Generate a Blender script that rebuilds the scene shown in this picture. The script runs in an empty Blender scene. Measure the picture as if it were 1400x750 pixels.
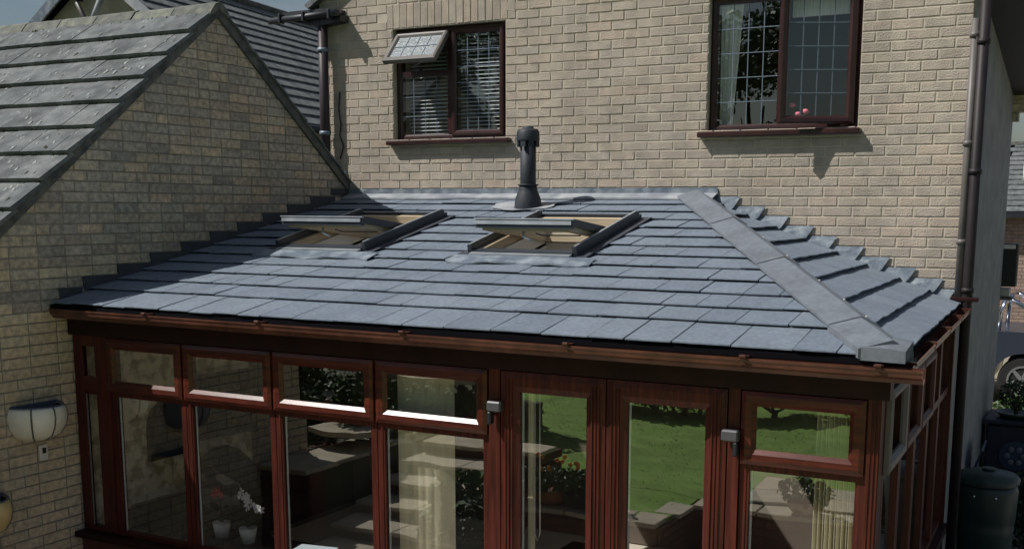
import bpy, math, random
from mathutils import Vector, Matrix
random.seed(7)
R = math.radians
sc = bpy.context.scene
col = sc.collection

# ------------------------------------------------------------ camera, sky, sun, exposure
cam = bpy.data.cameras.new('camera'); camo = bpy.data.objects.new('camera', cam); col.objects.link(camo)
yaw, pit, rol, foc = -0.4787, -0.1612, 0.0051, 1504.72
fw = Vector((math.sin(yaw)*math.cos(pit), math.cos(yaw)*math.cos(pit), math.sin(pit)))
rt = Vector((math.cos(yaw), -math.sin(yaw), 0)); up = rt.cross(fw)
r2 = rt*math.cos(rol)+up*math.sin(rol); u2 = -rt*math.sin(rol)+up*math.cos(rol)
mw = Matrix(((r2.x, u2.x, -fw.x, 6.6359), (r2.y, u2.y, -fw.y, -8.6029), (r2.z, u2.z, -fw.z, -0.1817), (0, 0, 0, 1)))
camo.matrix_world = mw
cam.sensor_width = 36; cam.lens = foc*36/1400; cam.shift_x = -49.76/1400; cam.shift_y = 155.7/1400
cam.clip_start = .1; cam.clip_end = 2000
sc.camera = camo
SUN = Vector((-1.36, -1.0, 1.95)).normalized()
w = bpy.data.worlds.new('World'); sc.world = w; w.use_nodes = True
nt = w.node_tree; nt.nodes.clear()
sky = nt.nodes.new('ShaderNodeTexSky'); sky.sky_type = 'NISHITA'; sky.sun_disc = False
sky.sun_elevation = math.asin(SUN.z); sky.sun_rotation = math.atan2(SUN.x, SUN.y)
sky.air_density = 1.2; sky.dust_density = 1.6; sky.ozone_density = 2.0
bg = nt.nodes.new('ShaderNodeBackground'); bg.inputs[1].default_value = 0.055
wo = nt.nodes.new('ShaderNodeOutputWorld')
tc = nt.nodes.new('ShaderNodeTexCoord'); cmp_ = nt.nodes.new('ShaderNodeMapping'); cmp_.inputs['Scale'].default_value = (1, 1, 3.2)
cn = nt.nodes.new('ShaderNodeTexNoise'); cn.inputs['Scale'].default_value = 3.4; cn.inputs['Detail'].default_value = 7; cn.inputs['Roughness'].default_value = .6
cr = nt.nodes.new('ShaderNodeMapRange'); cr.inputs[1].default_value = .40; cr.inputs[2].default_value = .72; cr.inputs[3].default_value = 0; cr.inputs[4].default_value = .55
cx_ = nt.nodes.new('ShaderNodeMix'); cx_.data_type = 'RGBA'; cx_.inputs[7].default_value = (6.4, 6.9, 7.2, 1)   # thin white cloud
nt.links.new(tc.outputs['Generated'], cmp_.inputs[0]); nt.links.new(cmp_.outputs[0], cn.inputs['Vector']); nt.links.new(cn.outputs[0], cr.inputs[0])
nt.links.new(cr.outputs[0], cx_.inputs[0]); nt.links.new(sky.outputs[0], cx_.inputs[6]); nt.links.new(cx_.outputs[2], bg.inputs[0]); nt.links.new(bg.outputs[0], wo.inputs[0])
sl = bpy.data.lights.new('sun', 'SUN'); sl.energy = 4.8; sl.angle = R(.5); sl.color = (1, .965, .91)
so = bpy.data.objects.new('sun', sl); col.objects.link(so); so.rotation_euler = SUN.to_track_quat('Z', 'Y').to_euler()
sc.view_settings.view_transform = 'Standard'; sc.view_settings.look = 'None'
sc.view_settings.exposure = 0.02; sc.view_settings.gamma = 1

# ------------------------------------------------------------ materials
def mat(name, c1, c2=None, rough=.7, scale=6, bump=0., bscale=60, rand=0., metal=0., c3=None, det=6, emit=0, spec=None, wave=None, stretch=None, lo=.35, hi=.65, dirt=None):
    m = bpy.data.materials.new(name); m.use_nodes = True; t = m.node_tree; n = t.nodes; l = t.links
    p = n['Principled BSDF']; p.inputs['Roughness'].default_value = rough; p.inputs['Metallic'].default_value = metal
    if spec is not None: p.inputs['Specular IOR Level'].default_value = spec
    geo = n.new('ShaderNodeNewGeometry'); oi = n.new('ShaderNodeObjectInfo')
    mp = n.new('ShaderNodeMapping'); l.new(geo.outputs['Position'], mp.inputs[0])
    if stretch: mp.inputs['Scale'].default_value = stretch
    c = c1 + (1,)
    out = None
    if c2:
        ns = n.new('ShaderNodeTexNoise'); ns.inputs['Scale'].default_value = scale; ns.inputs['Detail'].default_value = det
        l.new(mp.outputs[0], ns.inputs['Vector'])
        mr = n.new('ShaderNodeMapRange'); mr.inputs[1].default_value = lo; mr.inputs[2].default_value = hi
        l.new(ns.outputs[0], mr.inputs[0])
        mx = n.new('ShaderNodeMix'); mx.data_type = 'RGBA'; mx.inputs[6].default_value = c; mx.inputs[7].default_value = c2+(1,)
        l.new(mr.outputs[0], mx.inputs[0]); out = mx.outputs[2]
    if c3:  # per-piece tint
        ad = n.new('ShaderNodeMath'); ad.operation = 'ADD'; l.new(geo.outputs['Random Per Island'], ad.inputs[0]); l.new(oi.outputs['Random'], ad.inputs[1])
        fr = n.new('ShaderNodeMath'); fr.operation = 'FRACT'; l.new(ad.outputs[0], fr.inputs[0])
        rp = n.new('ShaderNodeValToRGB'); rp.color_ramp.interpolation = 'LINEAR'
        els = rp.color_ramp.elements
        while len(els) > 1: els.remove(els[-1])
        els[0].position = 0; els[0].color = c3[0]+(1,)
        for i, cc in enumerate(c3[1:]):
            e = els.new((i+1)/(len(c3)-1)); e.color = cc+(1,)
        l.new(fr.outputs[0], rp.inputs[0])
        m2 = n.new('ShaderNodeMix'); m2.data_type = 'RGBA'; m2.blend_type = 'MULTIPLY'; m2.inputs[0].default_value = 1
        if out: l.new(out, m2.inputs[6])
        else: m2.inputs[6].default_value = c
        l.new(rp.outputs[0], m2.inputs[7]); out = m2.outputs[2]
    if dirt:  # large soft stains: (scale, darkest, vertical stretch)
        dm = n.new('ShaderNodeMapping'); dm.inputs['Scale'].default_value = (1, 1, dirt[2]); l.new(geo.outputs['Position'], dm.inputs[0])
        dn = n.new('ShaderNodeTexNoise'); dn.inputs['Scale'].default_value = dirt[0]; dn.inputs['Detail'].default_value = 7; dn.inputs['Roughness'].default_value = .65
        l.new(dm.outputs[0], dn.inputs['Vector'])
        dr = n.new('ShaderNodeMapRange'); dr.inputs[1].default_value = .36; dr.inputs[2].default_value = .60; dr.inputs[3].default_value = dirt[1]; dr.inputs[4].default_value = 1.06
        l.new(dn.outputs[0], dr.inputs[0])
        m3 = n.new('ShaderNodeMix'); m3.data_type = 'RGBA'; m3.blend_type = 'MULTIPLY'; m3.inputs[0].default_value = 1
        if out: l.new(out, m3.inputs[6])
        else: m3.inputs[6].default_value = c
        l.new(dr.outputs[0], m3.inputs[7]); out = m3.outputs[2]
    if out: l.new(out, p.inputs['Base Color'])
    else: p.inputs['Base Color'].default_value = c
    if bump:
        nb = n.new('ShaderNodeTexNoise'); nb.inputs['Scale'].default_value = bscale; nb.inputs['Detail'].default_value = 4
        l.new(mp.outputs[0], nb.inputs['Vector'])
        b = n.new('ShaderNodeBump'); b.inputs['Strength'].default_value = bump; b.inputs['Distance'].default_value = .01
        l.new(nb.outputs[0], b.inputs['Height']); l.new(b.outputs[0], p.inputs['Normal'])
    return m

def glass(name, fac, tint=(1, 1, 1)):
    m = bpy.data.materials.new(name); m.use_nodes = True; t = m.node_tree; n = t.nodes; l = t.links; n.clear()
    o = n.new('ShaderNodeOutputMaterial'); tr = n.new('ShaderNodeBsdfTransparent'); tr.inputs[0].default_value = tint+(1,)
    gl = n.new('ShaderNodeBsdfGlossy'); gl.inputs['Roughness'].default_value = 0.0; gl.inputs[0].default_value = (.95, 1, .97, 1)
    geo = n.new('ShaderNodeNewGeometry')
    ns = n.new('ShaderNodeTexNoise'); ns.inputs['Scale'].default_value = 2.2; ns.inputs['Detail'].default_value = 1
    l.new(geo.outputs['Position'], ns.inputs['Vector'])
    b = n.new('ShaderNodeBump'); b.inputs['Strength'].default_value = .03; b.inputs['Distance'].default_value = .05
    l.new(ns.outputs[0], b.inputs['Height']); l.new(b.outputs[0], gl.inputs['Normal'])
    lw = n.new('ShaderNodeFresnel'); lw.inputs[0].default_value = 1.5
    mr = n.new('ShaderNodeMapRange'); mr.inputs[1].default_value = .04; mr.inputs[2].default_value = 1; mr.inputs[3].default_value = fac; mr.inputs[4].default_value = 1
    l.new(lw.outputs[0], mr.inputs[0])
    mx = n.new('ShaderNodeMixShader'); bf = n.new('ShaderNodeMath'); bf.operation = 'SUBTRACT'; bf.inputs[0].default_value = 1; l.new(geo.outputs['Backfacing'], bf.inputs[1])
    ml = n.new('ShaderNodeMath'); ml.operation = 'MULTIPLY'; l.new(mr.outputs[0], ml.inputs[0]); l.new(bf.outputs[0], ml.inputs[1])
    l.new(ml.outputs[0], mx.inputs[0]); l.new(tr.outputs[0], mx.inputs[1]); l.new(gl.outputs[0], mx.inputs[2])
    l.new(mx.outputs[0], o.inputs[0]); return m

def leafmat(name, a, b, trans=.25):
    m = mat(name, a, b, rough=.55, scale=2.5, c3=[(.55, .6, .5), (1, 1, 1), (1.25, 1.2, .9), (.75, .8, .7)])
    return m

BR3 = [(.91, .91, .91), (1, .985, .965), (1.03, .99, .94), (.95, .955, .96), (1.06, .975, .925), (.98, .975, .965), (.90, .87, .86), (1.02, 1, .97)]
BRL = [(.50, .53, .58), (.80, .80, .80), (.66, .68, .72), (.95, .93, .90), (.72, .70, .68), (1.05, .92, .82), (.60, .60, .62), (.85, .86, .86), (.90, .80, .70), (.78, .77, .76), (.70, .72, .74)]
M = dict(
 brick=mat('buff_brick', (.478, .420, .350), (.378, .334, .284), .9, 9, .9, 90, c3=BR3, dirt=(1.6, .80, .5)),
 mortar=mat('pale_mortar', (.53, .47, .375), (.42, .375, .305), .95, 14, .5, 160),
 brickL=mat('weathered_brick', (.80, .69, .55), (.46, .41, .35), .92, 26, 1.4, 90, c3=BRL, dirt=(1.1, .78, .8)),
 brickT=mat('bounce_lit_brick', (.82, .70, .52), (.56, .47, .35), .92, 26, 1.4, 90, c3=[(.88, .88, .88), (1, .98, .95), (.94, .93, .92), (1.05, .98, .9), (.84, .82, .80), (1.0, .95, .88)], dirt=(1.1, .88, .8)),  # lower gable bricks: patio bounce light put into a lighter, warmer colour
 mortarL=mat('weathered_mortar', (.34, .31, .26), (.22, .20, .17), .95, 9, .5, 120),
 tile=mat('grey_granule_tile', (.275, .325, .39), (.215, .256, .315), .93, 40, 1., 420, c3=[(.90, .91, .93), (1, 1, 1), (1.05, 1.05, 1.04), (.95, .96, .98), (1.08, 1.07, 1.06)], spec=.25, dirt=(3.2, .91, 1)),
 under=mat('black_roof_underlay', (.006, .006, .008), rough=.9, spec=.05),
 hip=mat('grey_hip_cap', (.24, .268, .305), (.20, .226, .26), .9, 30, .9, 420, spec=.25, dirt=(4, .8, 1)),
 lead=mat('lead_flashing', (.115, .145, .185), (.25, .285, .32), .55, 9, .6, 25, spec=.35, lo=.42, hi=.66),
 leaddk=mat('shaded_dark_lead', (.035, .040, .052), (.055, .062, .078), .6, 7, .3, 25),  # for lead beside the gable: its shade is put into this colour
 ventpale=mat('pale_vent_glass', (.27, .30, .32), (.18, .205, .22), .25, 40, .5, 60),  # opaque pale grey pane of the open vent
 leadpale=mat('weathered_pale_lead', (.36, .375, .39), (.18, .20, .23), .75, 5, .5, 30),
 otile=mat('old_concrete_tile', (.185, .198, .200), (.115, .128, .132), .95, 8, 1., 90, c3=[(.8, .8, .8), (1, 1, 1), (1.12, 1.1, 1.08), (.9, .92, .93)], dirt=(5, .62, 1)),
 lichen=mat('lichen_crust', (.33, .35, .34), (.17, .185, .18), .95, 30, .5, 100),
 moss=mat('dark_moss', (.030, .032, .022), (.06, .06, .04), .95, 30, .5, 100),
 ridge=mat('old_ridge_tile', (.20, .20, .175), (.10, .11, .10), .95, 12, 1., 60, c3=[(.8, .8, .8), (1.1, 1.1, 1.05)]),
 verge=mat('weathered_verge', (.055, .060, .060), (.13, .13, .12), .95, 9, .9, 40),
 mahog=mat('mahogany_foil', (.108, .024, .015), (.046, .012, .009), .42, 7, .10, 90, stretch=(9, 9, .35), spec=.25, dirt=(6, .7, .3)),
 mahogh=mat('mahogany_foil_rail', (.108, .024, .015), (.050, .013, .009), .28, 7, .05, 90, stretch=(.35, 6, 6), spec=.35, dirt=(6, .75, 1)),
 maroon=mat('maroon_board', (.028, .009, .008), (.018, .006, .006), .5, 6, spec=.2),
 rosew=mat('rosewood_window', (.042, .015, .014), (.026, .009, .009), .32, 5, .1, 80),
 brown=mat('brown_plastic', (.125, .050, .034), (.075, .032, .023), .26, 6, .08, 120, spec=.3, dirt=(7, .7, 1)),
 pipebr=mat('brown_pipe', (.045, .034, .040), (.032, .025, .030), .5, 6, spec=.3),
 black=mat('black_plastic', (.008, .010, .014), (.012, .014, .020), .5, 4, spec=.6),
 pipe=mat('dark_flue_metal', (.020, .026, .036), (.034, .040, .050), .6, 9, .2, 60, spec=.4, dirt=(8, .6, .4)),
 dpipe=mat('dark_brown_pipe', (.018, .014, .016), (.026, .02, .022), .55, 6, spec=.3),
 drain=mat('taupe_pipe', (.16, .145, .135), (.11, .10, .095), .5, 4),
 clad=mat('grey_cladding', (.045, .054, .068), (.034, .042, .054), .42, 6, metal=.2),
 cladl=mat('bright_aluminium', (.42, .45, .48), (.30, .33, .36), .4, 8, metal=.4),
 pine=mat('varnished_pine', (.52, .43, .31), (.42, .33, .22), .4, 4, .1, 60, stretch=(1, 1, 8)),
 white=mat('white_paint', (.72, .70, .65), rough=.5),
 glass=glass('window_glass', .20), glassU=glass('leaded_glass', .16), glassV=glass('vent_glass', .12),
 wall=mat('grey_render_wall', (.28, .28, .275), (.20, .205, .205), .9, 5, .6, 60),
 leadcame=mat('lead_strip', (.15, .19, .235), rough=.5, metal=.2),
 dark=mat('dark_interior', (.030, .020, .016), (.02, .015, .012), .8, 3),
 plaster=mat('interior_plaster', (.17, .14, .11), rough=.9),
 paper=None,
 blind=mat('cream_blind', (.74, .70, .52), (.62, .58, .42), .7, 20, stretch=(1, 1, .2)),
 slat=mat('white_slat', (.55, .60, .62), rough=.5),
 net=mat('net_curtain', (.80, .82, .78), (.6, .62, .6), .9, 30, stretch=(4, 4, .2)),
 blackcloth=mat('black_leather', (.02, .016, .015), rough=.5),
 cushion=mat('patterned_cushion', (.30, .26, .20), (.05, .035, .03), .9, 6, lo=.52, hi=.56, det=0),
 petalw=mat('white_petal', (.80, .78, .78), rough=.6), petalr=mat('red_petal', (.55, .05, .05), rough=.6), petalp=mat('pink_petal', (.65, .15, .22), rough=.6),
 petalo=mat('orange_petal', (.85, .30, .03), rough=.6),
 leaf=leafmat('leaf_mid', (.035, .085, .018), (.060, .13, .028)),
 leafd=leafmat('leaf_dark', (.012, .035, .012), (.028, .060, .018)),
 leafl=leafmat('leaf_light', (.10, .17, .03), (.17, .22, .05)),
 bark=mat('bark', (.09, .065, .045), (.05, .035, .025), .9, 12, .8, 40),
 grass=mat('lawn_grass', (.19, .33, .055), (.26, .40, .09), .9, 3, .6, 250, dirt=(2, .75, 1)),
 earth=mat('ground_earth', (.12, .11, .08), (.07, .08, .04), .95, 2, .8, 20),
 slab=mat('stone_slab', (.64, .56, .44), (.50, .44, .34), .85, 6, .4, 60, c3=[(.85, .85, .86), (1.05, 1, .95), (.95, .95, .95)]),
 patio=mat('worn_patio_slab', (.66, .57, .43), (.52, .45, .35), .9, 5, .4, 60, c3=[(.85, .85, .86), (1.05, 1, .95), (.95, .95, .95)]),
 pave=mat('paving', (.36, .33, .29), (.28, .26, .23), .9, 5, .4, 60),
 rbrick=mat('red_brown_brick', (.16, .065, .045), (.10, .045, .035), .9, 8, .9, 80, c3=[(.8, .8, .8), (1.1, 1, 1), (.9, .95, .95)]),
 rmortar=mat('grey_mortar', (.18, .16, .14), rough=.95),
 planter2=mat('ochre_planter', (.86, .66, .30), (.70, .52, .22), .55, 9, .1, 60),
 planter=mat('cream_planter', (.92, .88, .78), (.82, .78, .66), .55, 9, .1, 60),
 rim=mat('pale_blue_rim', (.11, .13, .17), rough=.4),
 soil=mat('soil', (.02, .014, .01), rough=.95),
 terrac=mat('patterned_terracotta', (.45, .36, .26), (.22, .10, .05), .7, 14, lo=.5, hi=.56, det=1),
 terra=mat('terracotta', (.30, .12, .07), rough=.8),
 butt=mat('green_butt_plastic', (.012, .030, .026), (.02, .04, .035), .42, 5, spec=.5),
 bin=mat('blue_bin_plastic', (.03, .05, .09), rough=.4),
 truck=mat('navy_truck_paint', (.075, .090, .125), rough=.22, metal=.5, spec=.6),
 chrome=mat('chrome', (.62, .65, .70), rough=.14, metal=1.),
 rubber=mat('tyre_rubber', (.012, .012, .012), rough=.85),
 rimm=mat('alloy_wheel', (.55, .56, .58), rough=.3, metal=.8),
 cream=mat('cream_render', (.42, .40, .31), (.34, .32, .25), .9, 4, .3, 40),
 tanw=mat('tan_brick_wall', (.42, .27, .17), (.32, .20, .13), .9, 9, .4, 40),
 pinkw=mat('pinkish_brick', (.36, .27, .215), (.27, .20, .165), .9, 8, .5, 50, c3=[(.85, .85, .85), (1.05, 1, .97), (.95, .95, 1)]),
 cover=mat('navy_cover', (.010, .014, .030), (.016, .02, .04), .5, 3, .5, 12),
 brass=mat('brass', (.70, .45, .12), rough=.25, metal=1.),
 steel=mat('satin_steel', (.45, .45, .47), rough=.35, metal=.8),
 grey=mat('grey_fitting', (.10, .10, .11), rough=.4, metal=.3),
 red=mat('crimson_cover', (.30, .01, .04), rough=.5), pblue=mat('pale_blue_paper', (.55, .66, .70), rough=.7),
 tv=mat('black_screen', (.006, .008, .010), rough=.18),
 clockm=mat('dark_clock_face', (.045, .047, .060), rough=.5),
 floor=mat('floor_tiles', (.78, .72, .60), (.70, .64, .52), .5, 4),
)
def wallpaper():
    m = mat('floral_wallpaper', (.88, .82, .62), (.46, .39, .25), .85, 8, lo=.48, hi=.60, det=3); return m
M['paper'] = wallpaper()

# ------------------------------------------------------------ mesh helpers
WO = {}      # world origin of every object
class MB:
    def __init__(s): s.v = []; s.f = []; s.sm = []
    def add(s, vs, fs, smooth=False):
        o = len(s.v); s.v += [tuple(q) for q in vs]; s.f += [tuple(i+o for i in f) for f in fs]; s.sm += [smooth]*len(fs); return s
    def box(s, x0, x1, y0, y1, z0, z1, T=None):
        v = [Vector(q) for q in ((x0,y0,z0),(x1,y0,z0),(x1,y1,z0),(x0,y1,z0),(x0,y0,z1),(x1,y0,z1),(x1,y1,z1),(x0,y1,z1))]
        if T: v = [T @ q for q in v]
        return s.add(v, [(0,3,2,1),(4,5,6,7),(0,1,5,4),(1,2,6,5),(2,3,7,6),(3,0,4,7)])
    def bbox(s, x0, x1, y0, y1, z0, z1, b=.004, T=None):   # bevelled box
        P = []
        for sz in (0, 1):
            z = (z0, z1)[sz]; zi = z+(b if sz == 0 else -b)
            ring = [(x0+b,y0),(x1-b,y0),(x1,y0+b),(x1,y1-b),(x1-b,y1),(x0+b,y1),(x0,y1-b),(x0,y0+b)]
            ins = [(x0+b,y0+b),(x1-b,y0+b),(x1-b,y0+b),(x1-b,y1-b),(x1-b,y1-b),(x0+b,y1-b),(x0+b,y1-b),(x0+b,y0+b)]
            P.append(([(a, c, zi) for a, c in ring], [(a, c, z) for a, c in [(x0+b,y0+b),(x1-b,y0+b),(x1-b,y1-b),(x0+b,y1-b)]]))
        v = P[0][1]+P[0][0]+P[1][0]+P[1][1]
        if T: v = [T @ Vector(q) for q in v]
        f = [(3,2,1,0),(20,21,22,23)]
        for i in range(8): f.append((4+i, 4+(i+1)%8, 12+(i+1)%8, 12+i))
        f += [(0,1,5,4),(1,2,7,6),(2,3,9,8),(3,0,11,10),(1,6,5),(2,8,7),(3,10,9),(0,4,11)]
        f += [(20,12,13,21),(21,14,15,22),(22,16,17,23),(23,18,19,20),(21,13,14),(22,15,16),(23,17,18),(20,19,12)]
        return s.add(v, f)
    def prism(s, poly, off, smooth=False):
        n = len(poly); off = Vector(off); a = [Vector(q) for q in poly]; b = [q+off for q in a]
        return s.add(a+b, [tuple(range(n))[::-1], tuple(range(n, 2*n))]+[(i, (i+1)%n, n+(i+1)%n, n+i) for i in range(n)], smooth)
    def loft(s, A, B):
        n = len(A); return s.add(list(A)+list(B), [tuple(range(n))[::-1], tuple(range(n, 2*n))]+[(i, (i+1)%n, n+(i+1)%n, n+i) for i in range(n)])
    def tube(s, pts, r, n=10, smooth=True, caps=True):
        pts = [Vector(p) for p in pts]; rs = r if isinstance(r, (list, tuple)) else [r]*len(pts)
        rings = []; up0 = None
        for i, p in enumerate(pts):
            d = (pts[min(i+1, len(pts)-1)]-pts[max(i-1, 0)]).normalized()
            if up0 is None or abs(up0.dot(d)) > .95: up0 = Vector((0, 0, 1)) if abs(d.z) < .9 else Vector((1, 0, 0))
            a = d.cross(up0).normalized(); b = a.cross(d).normalized(); up0 = b
            rings.append([p+(a*math.cos(2*math.pi*k/n)+b*math.sin(2*math.pi*k/n))*rs[i] for k in range(n)])
        o = len(s.v); s.v += [tuple(q) for r_ in rings for q in r_]
        for i in range(len(pts)-1):
            for k in range(n):
                s.f.append((o+i*n+k, o+i*n+(k+1)%n, o+(i+1)*n+(k+1)%n, o+(i+1)*n+k)); s.sm.append(smooth)
        if caps:
            s.f.append(tuple(o+k for k in range(n))[::-1]); s.sm.append(False)
            s.f.append(tuple(o+(len(pts)-1)*n+k for k in range(n))); s.sm.append(False)
        return s
    def lathe(s, prof, c, n=20, a0=0, a1=2*math.pi, smooth=True):
        full = abs(a1-a0) > 6.28; m = n if full else n+1
        o = len(s.v)
        for r, z in prof:
            for k in range(m):
                a = a0+(a1-a0)*k/n; s.v.append((c[0]+r*math.cos(a), c[1]+r*math.sin(a), c[2]+z))
        for i in range(len(prof)-1):
            for k in range(n):
                k2 = (k+1) % m; s.f.append((o+i*m+k, o+i*m+k2, o+(i+1)*m+k2, o+(i+1)*m+k)); s.sm.append(smooth)
        return s
    def blob(s, c, r, n=8, sx=1, sy=1, sz=1, jit=0, rng=random):
        o = len(s.v); c = Vector(c)
        rows = n//2
        for i in range(rows+1):
            th = math.pi*i/rows
            for k in range(n):
                ph = 2*math.pi*k/n; q = r*(1+jit*(rng.random()-.5))
                s.v.append((c.x+q*sx*math.sin(th)*math.cos(ph), c.y+q*sy*math.sin(th)*math.sin(ph), c.z+q*sz*math.cos(th)))
        for i in range(rows):
            for k in range(n):
                s.f.append((o+i*n+k, o+(i+1)*n+k, o+(i+1)*n+(k+1)%n, o+i*n+(k+1)%n)); s.sm.append(True)
        return s
    def mesh(s, name, m, org=(0, 0, 0)):
        me = bpy.data.meshes.new(name); o = Vector(org)
        me.from_pydata([tuple(Vector(q)-o) for q in s.v], [], s.f)
        if any(s.sm): me.polygons.foreach_set('use_smooth', s.sm)
        me.materials.append(m); me.update(); return me
    def build(s, name, m, parent=None, at=None, **kw):
        org = Vector(at) if at is not None else (WO[parent.name] if parent else Vector((0, 0, 0)))
        ob = bpy.data.objects.new(name, s.mesh(name, m if not isinstance(m, str) else M[m], org)); return link(ob, org, parent, **kw)
def link(ob, org, parent=None, **kw):
    col.objects.link(ob); org = Vector(org)
    if parent: ob.parent = parent; ob.location = org-WO[parent.name]
    else: ob.location = org
    WO[ob.name] = org
    for k, v in kw.items(): ob[k] = v
    return ob
def thing(name, at, label, cat, group=None):
    o = bpy.data.objects.new(name, None); link(o, at, None, label=label, category=cat); o.empty_display_size = .2
    if group: o['group'] = group
    return o
def inst(src, name, org, parent=None, rot=None, **kw):   # shares mesh data
    o = bpy.data.objects.new(name, src); link(o, org, parent, **kw)
    if rot: o.rotation_euler = rot
    return o
def struct(name, mb, m): return mb.build(name, m, kind='structure')

def clip(poly, a, b, c):
    out = []
    for i in range(len(poly)):
        p, q = poly[i], poly[(i+1) % len(poly)]; dp = a*p[0]+b*p[1]+c; dq = a*q[0]+b*q[1]+c
        if dp >= 0: out.append(p)
        if (dp >= 0) != (dq >= 0):
            t = dp/(dp-dq); out.append((p[0]+(q[0]-p[0])*t, p[1]+(q[1]-p[1])*t))
    res = []
    for p in out:
        if not res or abs(p[0]-res[-1][0])+abs(p[1]-res[-1][1]) > 1e-5: res.append(p)
    if len(res) > 1 and abs(res[0][0]-res[-1][0])+abs(res[0][1]-res[-1][1]) < 1e-5: res.pop()
    return res
def area(p): return abs(sum(p[i][0]*p[(i+1)%len(p)][1]-p[(i+1)%len(p)][0]*p[i][1] for i in range(len(p))))/2 if len(p) > 2 else 0
def leaves(mb, c, rad, n, size, rng, shape='ball', aspect=.6):
    for _ in range(n):
        while True:
            d = Vector((rng.uniform(-1, 1), rng.uniform(-1, 1), rng.uniform(-1, 1)))
            if shape == 'box' or (.15 < d.length < 1 and rng.random() < d.length): break
        p = Vector((c[0]+d.x*rad[0], c[1]+d.y*rad[1], c[2]+d.z*rad[2]))
        a = Vector((rng.gauss(0, 1), rng.gauss(0, 1), rng.gauss(0, .6))).normalized(); b = a.cross(Vector((rng.gauss(0, 1), rng.gauss(0, 1), rng.gauss(0, 1)))).normalized()
        s = size*rng.uniform(.6, 1.3); w_ = s*aspect*.5
        mb.add([p-a*s*.5, p+b*w_, p+a*s*.5, p-b*w_], [(0, 1, 2, 3)])

# ------------------------------------------------------------ brick walls
L, H, C = .225, .075, .075
def brick_mesh(name, l, m, axis, seed, d=.035, h=.065):
    rng = random.Random(seed); b = .004; mb = MB(); j = lambda a=.0012: rng.uniform(-a, a)
    x0, x1, z0, z1 = -l/2, l/2, -h/2, h/2; f = rng.uniform(-.0012, .0012)
    ring = [(x0+j(), z0+j()), (x1+j(), z0+j()), (x1+j(), z1+j()), (x0+j(), z1+j())]
    v = [(x, d, z) for x, z in ring]+[(x, b, z) for x, z in ring]+[(x+(b if x < 0 else -b), f, z+(b if z < 0 else -b)) for x, z in ring]
    fs = [(8, 9, 10, 11)]
    for i in range(4): k = (i+1) % 4; fs += [(i, k, 4+k, 4+i), (4+i, 4+k, 8+k, 8+i)]
    if axis == 'x+': v = [(-y, x, z) for x, y, z in v]       # faces +x
    mb.add(v, fs); return mb.mesh(name, M[m])
def lay(name, wallobj, m0, bricks, axis, cam=(6.64, -8.6, -.18), limit=300, h=.065):
    """bricks: (u0,u1,z0,z1) full or polygon list; u is x for axis 'y-' and y for 'x+'; face position wallobj['f']"""
    face = wallobj['face']; var = {}
    def pos(u, z): return Vector((u, face, z)) if axis == 'y-' else Vector((face, u, z))
    items = []
    for bk in bricks:
        poly, full = bk
        cu = sum(p[0] for p in poly)/len(poly); cz = sum(p[1] for p in poly)/len(poly)
        items.append(((pos(cu, cz)-Vector(cam)).length, cu, cz, poly, full))
    items.sort(key=lambda t: t[0])
    rest = {}; rng = random.Random(3); rz_ = random.Random(8)
    for i, (d_, cu, cz, poly, full) in enumerate(items):
        m = m0
        if m0 == 'brickL' and rz_.random() < min(1, max(0, (-.35-cz)/.8)): m = 'brickT'  # bounce-lit bricks grow more frequent towards the ground
        if i < limit and full:
            l = round(max(p[0] for p in poly)-min(p[0] for p in poly), 3); hh = round(max(p[1] for p in poly)-min(p[1] for p in poly), 3); k = (l, hh, rng.randrange(4), m)
            if k not in var: var[k] = brick_mesh('brick', l, m, axis, hash((l*1000, k[2])) & 255, h=hh)
            inst(var[k], 'brick', pos(cu, cz), wallobj)
        else:
            off = rng.uniform(-.001, .0025)
            pts = [pos(p[0], p[1]) for p in poly]
            n_ = Vector((0, -1, 0)) if axis == 'y-' else Vector((1, 0, 0))
            cc = pos(cu, cz)
            tgt = rest.setdefault(m, MB()) if i >= limit else MB()
            fr = [p+(cc-p)*min(.5, .005/max(.01, (cc-p).length))+n_*off for p in pts]; mid = [p-n_*.004 for p in pts]; bk_ = [p-n_*.03 for p in pts]
            k = len(pts); fs = [tuple(range(k))]
            sgn = 1
            for q in range(k):
                r_ = (q+1) % k; fs += [(q, k+q, k+r_, r_), (k+q, 2*k+q, 2*k+r_, k+r_)]
            tgt.add(fr+mid+bk_, fs)
            if i < limit: tgt.build('brick', m, wallobj, at=cc)
    for mm_, t_ in rest.items():
        if t_.v: t_.build('brick', mm_, wallobj, kind='stuff')

XE = 5.556
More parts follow.
